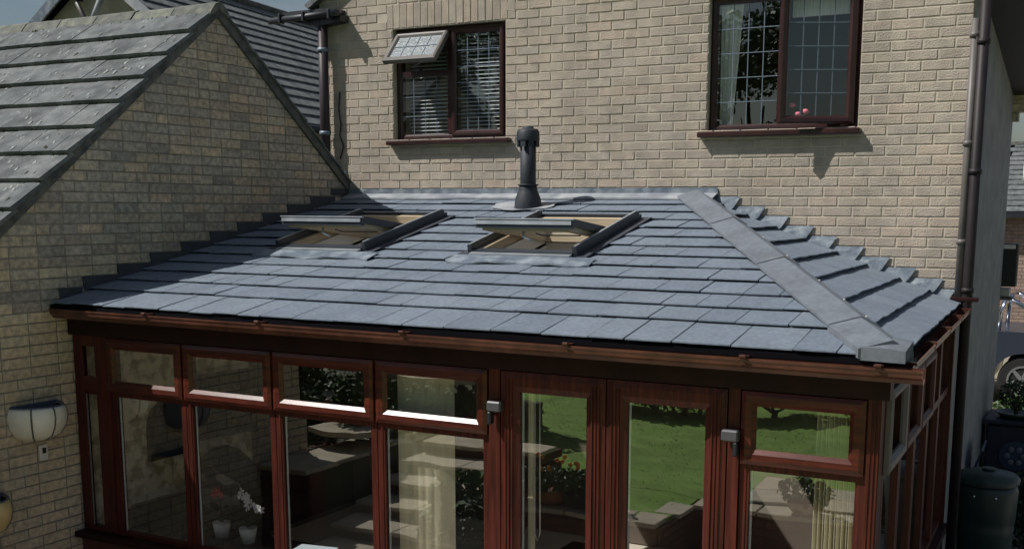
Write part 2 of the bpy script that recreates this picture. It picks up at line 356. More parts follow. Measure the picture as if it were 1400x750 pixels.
# ---- main house
house = thing('main_house', (2.6, 1.5, -3.2), 'tall buff brick house behind the slate grey sunroom roof, with two leaded windows', 'house')
W1 = (.545, 1.735, .425, 1.43); W2 = (3.585, 4.78, .425, 1.47)
ZT = 1.95; XL = -.29
mb = MB()
yf = .0045  # mortar plane
mb.box(XL, W1[0], yf, .28, -3.2, ZT); mb.box(W1[0], W1[1], yf, .28, -3.2, W1[2]); mb.box(W1[0], W1[1], yf, .28, W1[3], ZT)
mb.box(W1[1], W2[0], yf, .28, -3.2, ZT); mb.box(W2[0], W2[1], yf, .28, -3.2, W2[2]); mb.box(W2[0], W2[1], yf, .28, W2[3], ZT)
mb.box(W2[1], XE-.008, yf, .28, -3.2, ZT)
wallm = mb.build('wall', 'mortar', house, at=(2.6, .012, -3.2)); wallm['face'] = 0.0
bl = []
def cutx(u0, u1, z0, z1):
    segs = [(u0, u1)]
    for W in (W1, W2):
        if z1 > W[2]+.02 and z0 < W[3]-.02:
            ns = []
            for a, b in segs:
                if b <= W[0] or a >= W[1]: ns.append((a, b)); continue
                if a < W[0]-.02: ns.append((a, W[0]-.003))
                if b > W[1]+.02: ns.append((W[1]+.003, b))
            segs = ns
    return segs
for i in range(-13, 26):
    z0 = i*C+.005; z1 = z0+.065
    off = (L/2) if i % 2 else 0
    x = XE-off; edges = [XE]+([XE-off] if off else [])
    while edges[-1] > XL+.03: edges.append(edges[-1]-L)
    for a, b in zip(edges[1:], edges[:-1]):
        u0 = max(a+.005, XL); u1 = b-.005
        if b == XE: u1 = XE
        if z1 < -.02:   # behind the sunroom roof: only bricks right of the sloping flashing show
            xk = 3.6+.19*(-z1/C)
            if u1 < xk-.25: continue
        sold = (W1[0]-.06 < (u0+u1)/2 < W1[1]+.06) and z0 > W1[3]-.02 and z0 < W1[3]+.2
        if sold: continue
        for s0, s1 in cutx(u0, u1, z0, z1):
            if s1-s0 > .02: bl.append(([(s0, z0), (s1, z0), (s1, z1), (s0, z1)], True))
x = W1[0]-.055
while x < W1[1]+.03:   # upright bricks above the left window
    bl.append(([(x, 19*C+.005+.005), (x+.065, 19*C+.01), (x+.065, 22*C-.005), (x, 22*C-.005)], True)); x += .075
lay('brick', wallm, 'brick', bl, 'y-')
MB().box(XE-.3, XE, .284, 3.4, -3.2, 1.9).box(XE-.035, XE-.001, .04, .283, -3.2, 1.9).build('side_wall', 'wall', house)
MB().box(XL, XL+.25, .284, 3.4, -3.2, 1.9).build('side_wall', 'mortar', house)
MB().box(XL+.252, XE-.302, 3.1, 3.4, -3.2, 1.9).build('back_wall', 'plaster', house)
MB().box(XL+.252, XE-.302, .284, 3.09, .02, .10).build('upper_floor', 'floor', house)
MB().box(XL+.252, XE-.302, .284, 3.09, 1.72, 1.80).build('ceiling', 'plaster', house)
MB().box(1.9, 2.0, .3, 3.08, .105, 1.715).build('inner_wall', 'plaster', house)
# sloping eaves on the right side wall, soffit and corbel
s_a, s_b = Vector((XE, .0, 1.52)), Vector((XE, 3.3, .93))
mb = MB(); mb.prism([s_a, s_b, s_b+Vector((.30, 0, 0)), s_a+Vector((.30, 0, 0))], (0, 0, .02)); mb.build('soffit', 'black', house)
mb = MB(); a = s_a+Vector((.302, 0, -.03)); b = s_b+Vector((.302, 0, -.03)); mb.prism([a, b, b+Vector((0, 0, .2)), a+Vector((0, 0, .2))], (.03, 0, 0)); mb.build('bargeboard', 'black', house)
mb = MB(); a = s_a+Vector((.334, 0, .10)); b = s_b+Vector((.334, 0, .10)); mb.prism([a, b, b+Vector((0, 0, .10)), a+Vector((0, 0, .10))], (.10, 0, 0)); mb.build('eaves_gutter', 'black', house)
mb = MB()
for i in range(3): mb.box(XE+.001, XE+.16-.05*i, 3.28, 3.40, .86-.085*i, .94-.085*i)
mb.build('corbel', 'brickL', house)
mb = MB(); mb.prism([(XE+.34, -.1, 1.72), (XE+.34, 3.4, 1.12), (XE-.3, 3.4, 1.95), (XE-.3, -.1, 2.3)], (0, 0, .05)); mb.build('roof', 'otile', house)
# left eaves box with gutter
mb = MB(); mb.prism([(-.60, -.06, 1.60), (.02, -.06, 1.60), (.02, -.06, 1.63), (-.2, -.06, 1.66), (-.60, -.06, 1.66)], (0, 3.3, 0)); mb.build('soffit', 'black', house)
mb = MB(); mb.prism([(-.62, -.13, 1.575), (-.22, -.13, 1.49), (.06, -.13, 1.52), (.06, -.13, 1.575), (-.62, -.13, 1.64)], (0, .125, 0)); mb.build('eaves_box', 'black', house)
mb = MB(); mb.tube([(-.75, -.165, 1.565), (.06, -.165, 1.59)], .030, 10); mb.build('eaves_gutter', 'black', house)
for gx in (-.62, -.34, -.04): MB().bbox(gx, gx+.025, -.205, -.131, 1.535, 1.62, .004).build('gutter_bracket', 'black', house)
mb = MB(); mb.prism([(-.36, -.08, 1.665), (.45, -.08, 2.15), (.45, -.08, 2.21), (-.40, -.08, 1.70)], (0, .3, 0)); mb.build('roof_verge', 'otile', house)
# downpipes
def clipped_pipe(x, y, z0, z1, r, m, brk, side=1):
    p = MB().tube([(x, y, z0), (x, y, z1)], r, 14).build('downpipe', m, house)
    for z in brk: MB().tube([(x, y, z-.018), (x, y, z+.018)], r+.008, 14).build('pipe_clip', 'leadcame' if m == 'pipebr' else m, p)
    return p
clipped_pipe(-.185, -.085, .0, 1.56, .046, 'pipebr', (1.28, .52))
clipped_pipe(5.578, -.045, -.90, 1.16, .028, 'drain', (1.05, .3, -.4))
clipped_pipe(5.640, -.050, -3.1, 2.0, .038, 'dpipe', (1.0, .1, -.75))
MB().bbox(5.53, 5.72, -.09, -.01, -.83, -.80, .004).build('pipe_bracket', 'maroon', house)
mb = MB(); mb.tube([(-.06, -.01, .9), (-.075, -.015, .75), (-.055, -.012, .6), (-.07, -.015, .5), (-.03, -.012, .40), (-.07, -.015, .28)], .007, 6); mb.build('cable', 'black', house)

def frame_rect(mb, x0, x1, z0, z1, w, y0, y1, b=.008):
    """mitred frame, stepped profile, facing -y"""
    for k in range(4):
        o = [(x0, z0), (x1, z0), (x1, z1), (x0, z1)]; i = [(x0+w, z0+w), (x1-w, z0+w), (x1-w, z1-w), (x0+w, z1-w)]
        m_ = [(x0+w*.3, z0+w*.3), (x1-w*.3, z0+w*.3), (x1-w*.3, z1-w*.3), (x0+w*.3, z1-w*.3)]
        m2 = [(x0+w*.7, z0+w*.7), (x1-w*.7, z0+w*.7), (x1-w*.7, z1-w*.7), (x0+w*.7, z1-w*.7)]
        k2 = (k+1) % 4
        rows = [(o, y1), (o, y0+b), (m_, y0), (m2, y0+b*.35), (i, y0+b*2.2), (i, y1)]
        v = []
        for rr, yy in rows: v += [(rr[k][0], yy, rr[k][1]), (rr[k2][0], yy, rr[k2][1])]
        n = len(rows); mb.add(v, [(2*q, 2*q+1, 2*(q+1)+1, 2*(q+1)) for q in range(n-1)]+[(2*n-2, 2*n-1, 1, 0)])
    return mb
def pane(parent, x0, x1, z0, z1, y, m='glass', T=None):
    mb = MB(); mb.box(x0, x1, y, y+.006, z0, z1, T); return mb.build('pane', m, parent)
def lead(parent, x0, x1, z0, z1, nx, nz, y, r=.0032):
    for i in range(1, nx):
        xx = x0+(x1-x0)*i/nx; MB().box(xx-r, xx+r, y-.003, y, z0, z1).build('lead_strip', 'leadcame', parent)
    for i in range(1, nz):
        zz = z0+(z1-z0)*i/nz; MB().box(x0, x1, y-.0055, y-.0005, zz-r, zz+r).build('lead_strip', 'leadcame', parent)

# upper left window
win = frame_rect(MB(), W1[0]+.002, W1[1]-.002, W1[2]+.012, W1[3]-.002, .055, .055, .12).box(1.10, 1.16, .060, .12, .495, 1.372).box(.602, 1.098, .060, .12, 1.005, 1.055).build('window', 'rosew', house, at=(1.14, .06, .43), label='upper left window with leaded panes, venetian blind and top vent propped open')
s1 = frame_rect(MB(), 1.152, 1.69, .470, 1.40, .048, .035, .062).build('sash', 'rosew', win)
pane(s1, 1.198, 1.644, .516, 1.354, .065, 'glassU'); lead(s1, 1.20, 1.642, .518, 1.352, 4, 6, .064)
p_ = pane(win, .60, 1.10, .478, 1.006, .075, 'glassU'); lead(win, .60, 1.10, .48, 1.004, 4, 3, .074)
# open vent: hinged at the top
hp = Vector((.85, .05, 1.385)); TV = Matrix.Translation(hp) @ Matrix.Rotation(R(-42), 4, 'X')
mb = MB(); frame_rect(mb, -.285, .275, -.355, .005, .052, -.02, .03); mb.v = [tuple(TV @ Vector(q)) for q in mb.v]
vs = mb.build('vent_sash', 'drain', win)
pane(vs, -.235, .225, -.305, -.045, .0, 'ventpale', TV)
for i in range(1, 4):
    xx = -.235+.46*i/4; MB().box(xx-.003, xx+.003, -.004, -.001, -.305, -.045, TV).build('lead_strip', 'leadcame', vs)
MB().box(-.235, .225, -.0065, -.0035, -.178, -.172, TV).build('lead_strip', 'leadcame', vs)
mb = MB(); mb.tube([(.83, .05, 1.06), (.85, -.12, 1.07), (.98, -.16, 1.11)], .008, 6); mb.build('stay', 'grey', win)
MB().bbox(W1[0]-.045, W1[1]+.06, -.075, .05, .395, .433, .008).build('sill', 'rosew', win)
def venetian(par, x0, x1, z0, z1, y, step=.034):
    mb = MB(); z = z0
    while z < z1:
        mb.prism([(x0, y-.012, z-.006), (x1, y-.012, z-.006), (x1, y+.012, z+.007), (x0, y+.012, z+.007)], (0, 0, .0015)); z += step
    return mb
vb = thing('venetian_blind', (1.4, .16, .5), 'half open white venetian blind behind the right pane of the upper left window', 'blind')
z = .5
sm_ = MB(); sm_.prism([(-.235, -.012, -.007), (.235, -.012, -.007), (.235, .012, .007), (-.235, .012, .007)], (0, 0, .0015)); slm = sm_.mesh('slat', M['slat'])
while z < 1.38: inst(slm, 'slat', (1.42, .16, z), vb); z += .034
vb2 = thing('venetian_blind', (.85, .16, .5), 'half open white venetian blind behind the left pane, under the propped vent', 'blind')
z = .5
while z < 1.38: inst(slm, 'slat', (.86, .16, z), vb2); z += .034
# upper right window
win = frame_rect(MB(), W2[0]+.002, W2[1]-.002, W2[2]+.012, W2[3]-.002, .055, .055, .12).box(4.135, 4.20, .060, .12, .495, 1.412).build('window', 'rosew', house, at=(4.18, .06, .43), label='upper right window with leaded panes and right sash ajar')
pane(win, 3.638, 4.137, .478, 1.415, .075, 'glassU'); lead(win, 3.64, 4.135, .48, 1.413, 4, 5, .074)
hp = Vector((4.735, .035, 0)); TS = Matrix.Translation(hp) @ Matrix.Rotation(R(24), 4, 'Z')
mb = MB(); frame_rect(mb, -.565, 0, .468, 1.43, .058, -.03, .015); mb.v = [tuple(TS @ Vector(q)) for q in mb.v]
sa = mb.build('sash', 'rosew', win); pane(sa, -.51, -.055, .523, 1.375, -.005, 'glassV', TS)
for i in range(1, 4): xx = -.51+.455*i/4; MB().box(xx-.004, xx+.004, -.009, -.006, .523, 1.375, TS).build('lead_strip', 'leadcame', sa)
for i in range(1, 5): zz = .523+.852*i/5; MB().box(-.51, -.055, -.0115, -.0065, zz-.004, zz+.004, TS).build('lead_strip', 'leadcame', sa)
MB().bbox(W2[0]-.055, W2[1]+.03, -.075, .05, .39, .433, .008).build('sill', 'rosew', win)
mb = MB()
for i in range(9):
    x0 = 3.63+i*.020; mb.prism([(x0, .17+.012*(i % 2), 1.45), (x0+.020, .17+.012*((i+1) % 2), 1.45), (x0+.02-.010*i, .20+.012*((i+1) % 2), .50), (x0-.006-.010*i+.003, .20+.012*(i % 2), .50)], (0, .002, 0))
mb.build('net_curtain', 'net', None, label='white net curtain gathered at the left inside the upper right window', category='curtain')
MB().box(4.2, 4.70, .19, .21, 1.30, 1.46).build('roller_blind', 'net', None, label='pale roller blind pulled up inside the right sash of the upper right window', category='blind')
fl = thing('pink_flowers', (4.29, .14, .46), 'small pink flowers standing inside the lower corner of the open upper right sash', 'flowers')
mb = MB()
for a, b in ((-.05, .17), (0, .10), (.06, .12)): mb.tube([(4.29, .14, .46), (4.29+a, .14, .46+b)], .004, 5)
mb.build('stem', 'leafd', fl)
for a, b in ((-.05, .17), (0, .10), (.06, .12), (.03, .07)):
    mb = MB(); mb.blob((4.29+a, .13, .46+b), .028, 8, sz=.7, jit=.4); mb.build('petal', 'petalp', fl)

# ---- garage with the shaded brick gable
gar = thing('garage', (-3.5, -2.1, -3.2), 'lichen spotted tiled garage extension whose shaded brick gable stands left of the sunroom', 'garage')
AY, AZ, K = -1.66, 1.385, .822      # apex
YK = -4.15
def gz(y): return AZ-K*abs(y-AY) if y > YK else AZ-K*abs(YK-AY)+.28*(y-YK)
YL = -5.70
mb = MB(); mb.prism([(-.0065, YL, -3.2), (-.0065, -.02, -3.2), (-.0065, -.02, gz(-.02)-.03), (-.0065, AY, AZ-.03), (-.0065, YK, gz(YK)-.03), (-.0065, YL, gz(YL)-.03)], (-.25, 0, 0))
gw = mb.build('wall', 'mortarL', gar, at=(-.012, -2.1, -3.2)); gw['face'] = 0.0
bl = []
rng = random.Random(11)
for i in range(-43, 19):
    z0 = i*C+.005; z1 = z0+.065
    y = -.02-(L/2 if i % 2 else 0)-.06
    ys = [y+L]
    while ys[-1] > YL:
        ys.append(ys[-1]-(L if rng.random() > .10 else L/2))
    for b, a in zip(ys[:-1], ys[1:]):
        u0, u1 = a+.005, b-.005
        if z1 < -.12+.2266*u0 and u0 > -3.20: continue
        poly = [(u0, z0), (u1, z0), (u1, z1), (u0, z1)]
        full = True
        q = clip(poly, K, -1, AZ-K*AY-.03) if u1 > YK else poly; q = clip(q, -K, -1, AZ+K*AY-.03) if len(q) > 2 else q
        q = clip(q, -1, 0, -.025) if len(q) > 2 else q
        q = clip(q, 1, 0, -YL) if len(q) > 2 else q
        q = clip(q, .28, -1, gz(YK)-.28*YK-.03) if len(q) > 2 and u0 < YK else q
        if area(q) < .0012: continue
        if area(q) < area(poly)-1e-5: full = False
        bl.append((q, full))
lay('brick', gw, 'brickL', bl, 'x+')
MB().box(-7.5, -.27, YL, YL+.2, -3.2, gz(YL)-.05).build('side_wall', 'mortarL', gar)
MB().box(-7.5, -.27, -.22, -.02, -3.2, gz(-.02)-.2).build('side_wall', 'mortarL', gar)
# verge boards
for s_ in (1, -1):
    ye = (YL-.25) if s_ > 0 else .06
    def zz(y, o): return AZ-K*abs(y-AY)+o
    if s_ > 0: ye = YK
    mb = MB(); mb.prism([(.003, ye, zz(ye, -.055)), (.003, AY, AZ-.055), (.003, AY, AZ+.035), (.003, ye, zz(ye, .035))], (.022, 0, 0)); mb.build('bargeboard', 'verge', gar)
mb = MB(); mb.prism([(.003, YK-.002, gz(YK)-.055), (.003, YK-.002, gz(YK)+.035), (.003, YL-.25, gz(YL-.25)+.035), (.003, YL-.25, gz(YL-.25)-.055)], (.022, 0, 0)); mb.build('bargeboard', 'verge', gar)
# tiles: left slope faces -y
CR = math.sqrt(1+K*K); EXP = .2385
troof = MB(); troof.prism([(-7.6, YL-.3, gz(YL-.3)+.03), (-7.6, YK, gz(YK)+.03), (-7.6, AY, AZ+.03), (-7.6, .08, gz(.08)+.03), (-7.6, .08, gz(.08)-.02), (-7.6, AY, AZ-.04), (-7.6, YK, gz(YK)-.02), (-7.6, YL-.3, gz(YL-.3)-.02)], (7.62, 0, 0))
roof = troof.build('roof', 'under', gar)
def old_tile(name, w_, seed):
    rng = random.Random(seed); mb = MB(); e = .30; th = .034
    # local: x along, y down (negative), z; sits on slope K
    def P(u, v, h): return (u, -v/CR+(-h*K/CR), -v*K/CR+h/CR)
    xs = [-w_/2, -w_*.17, w_*.17, w_/2-.004]; top = []; 
    for v, h in ((-.03, .004), (EXP*CR, .042)):
        top += [P(u, v, h+rng.uniform(-.001, .001)) for u in xs]
    bot = [P(u, v, h-th) for v, h in ((-.03, .004+.01), (EXP*CR-.002, .042)) for u in xs]
    v = top+bot; f = [(i+4, i+5, i+1, i) for i in range(3)]+[(12+i, 13+i, 5+i, 4+i) for i in range(3)]+[(8, 12, 4, 0), (3, 7, 15, 11), (8, 9, 13, 12), (9, 10, 14, 13), (10, 11, 15, 14)]
    mb.add(v, f); return mb.mesh(name, M['otile'])
tvars = [old_tile('roof_tile', .33, k) for k in range(4)]
rest = MB(); r_ = random.Random(5); nt_ = 0; lich = MB(); moss = MB()
row = 0; y = AY-.085
while y > YK+.1:
    x = .045-.165-(.165 if row % 2 else 0); first = True
    nx = 14 if row < 11 else 8
    for k in range(23):
        if k < nx: inst(r_.choice(tvars), 'roof_tile', (x-.33*k, y, gz(y)+.036+r_.uniform(-.002, .003)), roof)
        else:
            o = Vector((x-.33*k, y, gz(y)+.038)); me = tvars[0]
            rest.add([v.co+o for v in me.vertices], [tuple(p.vertices) for p in me.polygons])
    if row % 2: 
        inst(tvars[1], 'roof_tile', (.045-.165+.0005, y, gz(y)+.036), roof).scale = (.5, 1, 1)
        roof.children[-1].location.x += .0825
    row += 1; y -= EXP
yy = YK
while yy > YL-.2:
    rest.prism([(.04, yy+.04, gz(yy+.04)+.045), (.04, yy-EXP, gz(yy-EXP)+.075), (.04, yy-EXP, gz(yy-EXP)+.04), (.04, yy+.04, gz(yy+.04)+.035)], (-7.5, 0, 0)); yy -= EXP
rest.build('roof_tile', 'otile', roof, kind='stuff')
def on_slope(u, y, frac, lift):  # frac 0..1 down the tile
    h = .036+.004+frac*.028+lift; return Vector((u, y, gz(y)))+Vector((0, 0, h))
for _ in range(900):   # lichen discs lie flat on the tiles
    k = r_.randrange(0, 11); fr = r_.random(); yy = AY-.085-EXP*(k+fr); u = r_.uniform(-3.4, .02)
    c = Vector((u, yy, gz(yy)+.036+.006+fr*.049)); rr = r_.uniform(.006, .024)*(1 if r_.random() > .1 else 1.7)
    n_ = 7; pts = []
    for a in range(n_):
        an = 2*math.pi*a/n_; q = rr*r_.uniform(.45, 1.2)*.8; pts.append(c+Vector((q*math.cos(an)*.8, q*1.7*math.sin(an)/CR, q*1.7*math.sin(an)*K/CR)))
    (lich if r_.random() > .12 else moss).prism(pts, (0, -.0006*K, .0013))
for k in range(11):     # moss crumbs along the tile butts
    for _ in range(150):
        yy = AY-.085-EXP*(k+1)+r_.uniform(-.004, .012); u = r_.uniform(-3.4, .03)
        moss.blob((u, yy, gz(yy)+.036+r_.choice([.0, .012])), r_.uniform(.008, .022), 5, sz=.7, jit=.7, rng=r_)
lich.build('lichen', 'lichen', roof, kind='stuff'); moss.build('moss', 'moss', roof, kind='stuff')
# ridge tiles
def ridge_seg(x0, x1, seed):
    rng = random.Random(seed); mb = MB(); A = []; B = []
    prof = [(-.115, -.085), (-.098, -.055), (-.05, .004), (0, .024), (.05, .004), (.098, -.055), (.115, -.085), (.085, -.085), (0, -.03), (-.085, -.085)]
    dz = rng.uniform(-.004, .006)
    for dy, z in prof: A.append((x0, AY+dy, AZ+.03+z+dz)); B.append((x1, AY+dy, AZ+.03+z+dz*.4))
    mb.loft(A, B); return mb
x = .05; k = 0
while x > -7.5:
    ridge_seg(x, x-.435, k).build('ridge_tile', 'ridge', roof); x -= .45; k += 1
mb = MB()
for _ in range(260): mb.blob((r_.uniform(-3.4, .03), AY-r_.uniform(.09, .125), AZ-r_.uniform(.045, .075)), r_.uniform(.006, .016), 5, jit=.5, rng=r_)
for _ in range(170):
    a = r_.uniform(-.11, .05); mb.blob((r_.uniform(-3.4, .03), AY+a, AZ+.050-abs(a)*.9), r_.uniform(.005, .013), 5, sz=.5, jit=.5, rng=r_)
mb.build('moss', 'moss', roof, kind='stuff')
# right slope covering (faces away)
y = AY+.09
while y < .05:
    mb = MB()
    y2 = min(y+EXP, .10)
    mb.prism([(.045, y-.02, gz(y-.02)+.045), (.045, y2, gz(y2)+.068), (.045, y2, gz(y2)+.045), (.045, y-.02, gz(y-.02)+.03)], (-6.5, 0, 0)); mb.build('tile_course', 'otile', roof); y += EXP
mb = MB(); mb.prism([(-.3, -.10, -.02), (-.02, -.015, -.02), (-.02, -.015, .17), (-.3, -.10, .20)], (.02, -.004, 0)); mb.build('corner_flashing', 'lead', gar)

# ------------------------------------------------------------ sunroom
sun_r = thing('sunroom', (2.8, -1.7, -3.2), 'mahogany framed sunroom with a grey hipped tile roof and two open roof windows', 'conservatory')
S = .2266; ZW = -.09
def fz(x, y): return ZW+S*y
# right plane through (5.765,-3.42,-.868),(5.60,0,-.875),(3.55,0,-.09)
a_ = (-.875+.09)/(5.60-3.55); c_ = -.09-a_*3.55; b_ = (-.868-a_*5.765-c_)/(-3.42)
def rz(x, y): return a_*x+b_*y+c_
EY = -3.40
FP = [(.012, EY), (5.752, EY), (3.55, 0), (.012, -.012)]
def tile_prism(poly, zf, d_of, lift0, lift1, th, rng, off=0):
    top = []; bot = []
    dl = rng.uniform(-.002, .003)
    for p in poly:
        d = d_of(p); h = lift0+(lift1-lift0)*d+off+dl*d; z = zf(*p)
        top.append(Vector((p[0], p[1], z+h))); bot.append(Vector((p[0], p[1], z+h-th)))
    n = len(poly); A = area
    s = sum(poly[i][0]*poly[(i+1)%n][1]-poly[(i+1)%n][0]*poly[i][1] for i in range(n))
    if s < 0: top.reverse(); bot.reverse()
    mb = MB(); mb.add(bot+top, [tuple(range(n))[::-1], tuple(range(n, 2*n))]+[(i, (i+1)%n, n+(i+1)%n, n+i) for i in range(n)]); return mb
# roof deck with openings for the roof windows
RW = [(.80, 1.60, -1.88, -.84), (2.55, 3.35, -1.88, -.86)]
deck = MB()
def deck_piece(x0, x1, y0, y1):
    p = [(x0, y0), (x1, y0), (x1, y1), (x0, y1)]
    # left of hip: line from (5.752,-3.40) to (3.55,0)
    p = clip(p, -3.40, -(5.752-3.55), 3.40*5.752-(5.752-3.55)*3.40)
    if len(p) > 2: deck.prism([(q[0], q[1], fz(*q)-.028) for q in p], (0, 0, .03))
xs = [.012, .80, 1.60, 2.55, 3.35, 5.76]
for i in range(5):
    if i == 1: deck_piece(xs[i], xs[i+1], EY, -1.88); deck_piece(xs[i], xs[i+1], -.84, -.013)
    elif i == 3: deck_piece(xs[i], xs[i+1], EY, -1.88); deck_piece(xs[i], xs[i+1], -.86, -.013)
    else: deck_piece(xs[i], xs[i+1], EY, -.013)
deck.prism([(q[0], q[1], rz(*q)-.028) for q in [(5.755, -3.40), (5.59, -.013), (3.57, -.013)]], (0, 0, .03))
deckz = deck
rf = deck.build('roof', 'under', sun_r)
rng = random.Random(21)
rows = [-3.41]+[-3.055+.2515*i for i in range(13)]
rows = [r for r in rows if r < -.02]+[-.012]
lens = [.31, .21, .26, .31, .18, .28]
for j in range(len(rows)-1):
    yb, yt = rows[j], rows[j+1]; yo = min(yt+.035, -.012)
    x = -.3+rng.uniform(0, .3); 
    while x < 5.8:
        wd = rng.choice(lens); strong = rng.random() < .20; gap = .010 if strong else .0055
        x0, x1 = x+gap/2, x+wd-gap/2; x += wd
        if x1 < .02: continue
        jy = rng.uniform(-.004, .004)
        polys = [(max(x0, .012), x1, yb+jy, yo)]
        for (a, b, c, d) in RW:
            new = []
            for (p0, p1, q0, q1) in polys:
                if p1 <= a-.03 or p0 >= b+.03 or q1 <= c-.02 or q0 >= d+.03: new.append((p0, p1, q0, q1)); continue
                if p0 < a-.03: new.append((p0, a-.03, q0, q1))
                if p1 > b+.03: new.append((b+.03, p1, q0, q1))
                m0, m1 = max(p0, a-.03), min(p1, b+.03)
                if q0 < c-.02: new.append((m0, m1, q0, c-.02))
                if q1 > d+.03: new.append((m0, m1, d+.03, q1))
            polys = new
        for (p0, p1, q0, q1) in polys:
            if p1-p0 < .015: continue
            nn = 3 if p1-p0 > .15 else 1    # slightly uneven butt edge
            low = [(p0+(p1-p0)*i/nn, q0+(rng.uniform(-.003, .003) if 0 < i < nn else 0)) for i in range(nn+1)]
            poly = low+[(p1, q1), (p0, q1)]
            poly = clip(poly, -3.40, -(5.752-3.55), 3.40*5.752-(5.752-3.55)*3.40-.02)
            if area(poly) < .002: continue
            off = .0025 if strong else 0
            mb = tile_prism(poly, fz, lambda p: (yo-p[1])/(yo-yb), .006, .026, .007, rng, off)
            cx = sum(p[0] for p in poly)/len(poly); cy = sum(p[1] for p in poly)/len(poly)
            mb.build('roof_tile', 'tile', rf, at=(cx, cy, fz(cx, cy)))
# right slope: courses parallel to the right eave
def xr(t, y):    # t=0 eave, 1 = at hip head
    xe = 5.60+(5.768-5.60)*(-y/3.42); return xe-t*2.05
bt = [0, .108, .218, .338, .450, .572, .684, .80, .90, 1.0]
for j in range(len(bt)-1):
    t0, t1 = bt[j], min(bt[j+1]+.018, 1.0); y = -.012+rng.uniform(0, .2)*0
    y = -.013; yy = y; k = 0
    while yy > -3.42:
        wd = rng.choice((.33, .40, .36)); y1 = max(yy-wd, -3.415)
        a0, a1 = yy-.0012, y1+.0012; yy -= wd
        nn = 4; low = [(xr(t0, a0+(a1-a0)*i/nn)+(rng.uniform(-.006, .006) if i not in (0, nn) else 0), a0+(a1-a0)*i/nn) for i in range(nn+1)]
        poly = low+[(xr(t1, a1), a1), (xr(t1, a0), a0)]
        # keep right of the hip
        poly = clip(poly, 3.40, (5.752-3.55), -3.40*5.752+(5.752-3.55)*3.40-.02)
        if area(poly) < .002: continue
        def dd(p):
            xe = xr(0, p[1]); t = (xe-p[0])/2.05; return max(0, min(1, (t1-t)/(t1-t0)))
        mb = tile_prism(poly, rz, dd, .006, .036, .009, rng)
        cx = sum(p[0] for p in poly)/len(poly); cy = sum(p[1] for p in poly)/len(poly)
        mb.build('roof_tile', 'tile', rf, at=(cx, cy, rz(cx, cy)))
# hip caps
h0 = Vector((5.71, -3.335, 0)); h1 = Vector((3.53, -.02, 0)); hd = (h1-h0)
hn_f = Vector((hd.y, -hd.x, 0)).normalized()   # towards right plane or front plane?
if hn_f.x < 0: hn_f = -hn_f
def hip_pt(t, side, w_, lift):
    p = h0+hd*t; q = p+hn_f*(w_*side); z = (rz(q.x, q.y) if side > 0 else fz(q.x, q.y)); return Vector((q.x, q.y, z+lift))
ts = [0.0, .10, .42, .72, 1.0]
for i in range(4):
    t0, t1 = ts[i], ts[i+1]+(.004 if i < 3 else 0)
    A, B = [], []
    for t, Q, e in ((t0, A, .052), (t1, B, .046)):
        ridge = max(fz(*(h0+hd*t).xy), rz(*(h0+hd*t).xy)); p = h0+hd*t
        Q += [hip_pt(t, -1, .165, e), Vector((p.x, p.y, ridge+e+.018)), hip_pt(t, 1, .105, e), hip_pt(t, 1, .105, e-.016-(.03 if i == 0 else 0)), hip_pt(t, -1, .165, e-.016-(.03 if i == 0 else 0))]
    mb = MB(); mb.loft(A, B); hc = mb.build('hip_cap', 'hip', rf)
for t, sgn in ((.12, 1), (.30, 1), (.45, 1), (.58, 1), (.20, 1)):
    q = hip_pt(t, sgn, .06, .066); mb = MB(); mb.blob(q, .008, 6, sz=.4); mb.build('fixing_cap', 'white', hc)
mb = MB(); mb.prism([(5.575, -3.418, -.868), (5.785, -3.418, -.872), (5.785, -3.418, -.816), (5.70, -3.418, -.806), (5.575, -3.418, -.808)], (0, .20, .030)); mb.build('hip_end_cap', 'hip', rf)
# lead flashing along the house wall, apron and steps
xf = [3.705, 3.893, 4.101, 4.287, 4.49, 4.671, 4.878, 5.074, 5.269, 5.464, 5.556]
x = .02
for i in range(3):
    x1 = .02+(3.70-.02)*(i+1)/3
    mb = MB(); mb.prism([(x, -.006, -.075), (x1+.01, -.006-.002*i, -.075), (x1+(.01 if i < 2 else -.005), -.006, -.002), (x, -.006, -.002)], (0, -.005-.001*i, 0)); mb.build('wall_flashing', 'lead', rf)
    pts = []; 
    mb = MB(); n = 10; A = []; 
    for k in range(n+1):
        xx = x+(x1-x)*k/n; A.append(xx)
    for k in range(n):
        xa, xb = A[k], A[k+1]; ya, yb = -.125+.012*math.sin(xa*5), -.125+.012*math.sin(xb*5)
        mb.add([(xa, -.014, -.045), (xb, -.014, -.045), (xb, yb, fz(0, yb)+.034), (xa, ya, fz(0, ya)+.034)], [(0, 3, 2, 1)])
        mb.add([(xa, ya, fz(0, ya)+.034), (xb, yb, fz(0, yb)+.034), (xb, yb, fz(0, yb)+.020), (xa, ya, fz(0, ya)+.020)], [(0, 3, 2, 1)])
    mb.build('apron_flashing', 'leadpale', rf); x = x1
for k in range(1, 11):
    x1 = xf[k]; z1 = -k*C; zb = z1-.13; x0 = x1-.30
    mb = MB(); d = .0015*k
    e = -.004-.002*(k % 3)
    bulge = -.035
    A = [(x0, e-.004, z1), (x1, e-.004, z1), (x1-.05, bulge, z1-.085), (x1-.10, bulge-.015, zb), (x0-.02, bulge-.01, zb+.06)]
    mb.prism(A, (0, .004, 0)); mb.build('step_flashing', 'lead', rf)
yl = [-.25-.318*k for k in range(10)]+[-3.315]
mb = MB(); mb.prism([(.004, -.03, -.06), (.004, -.27, -.06), (.004, -.25, .0), (.004, -.03, .0)], (.008, 0, 0)); mb.build('step_flashing', 'leaddk', rf)
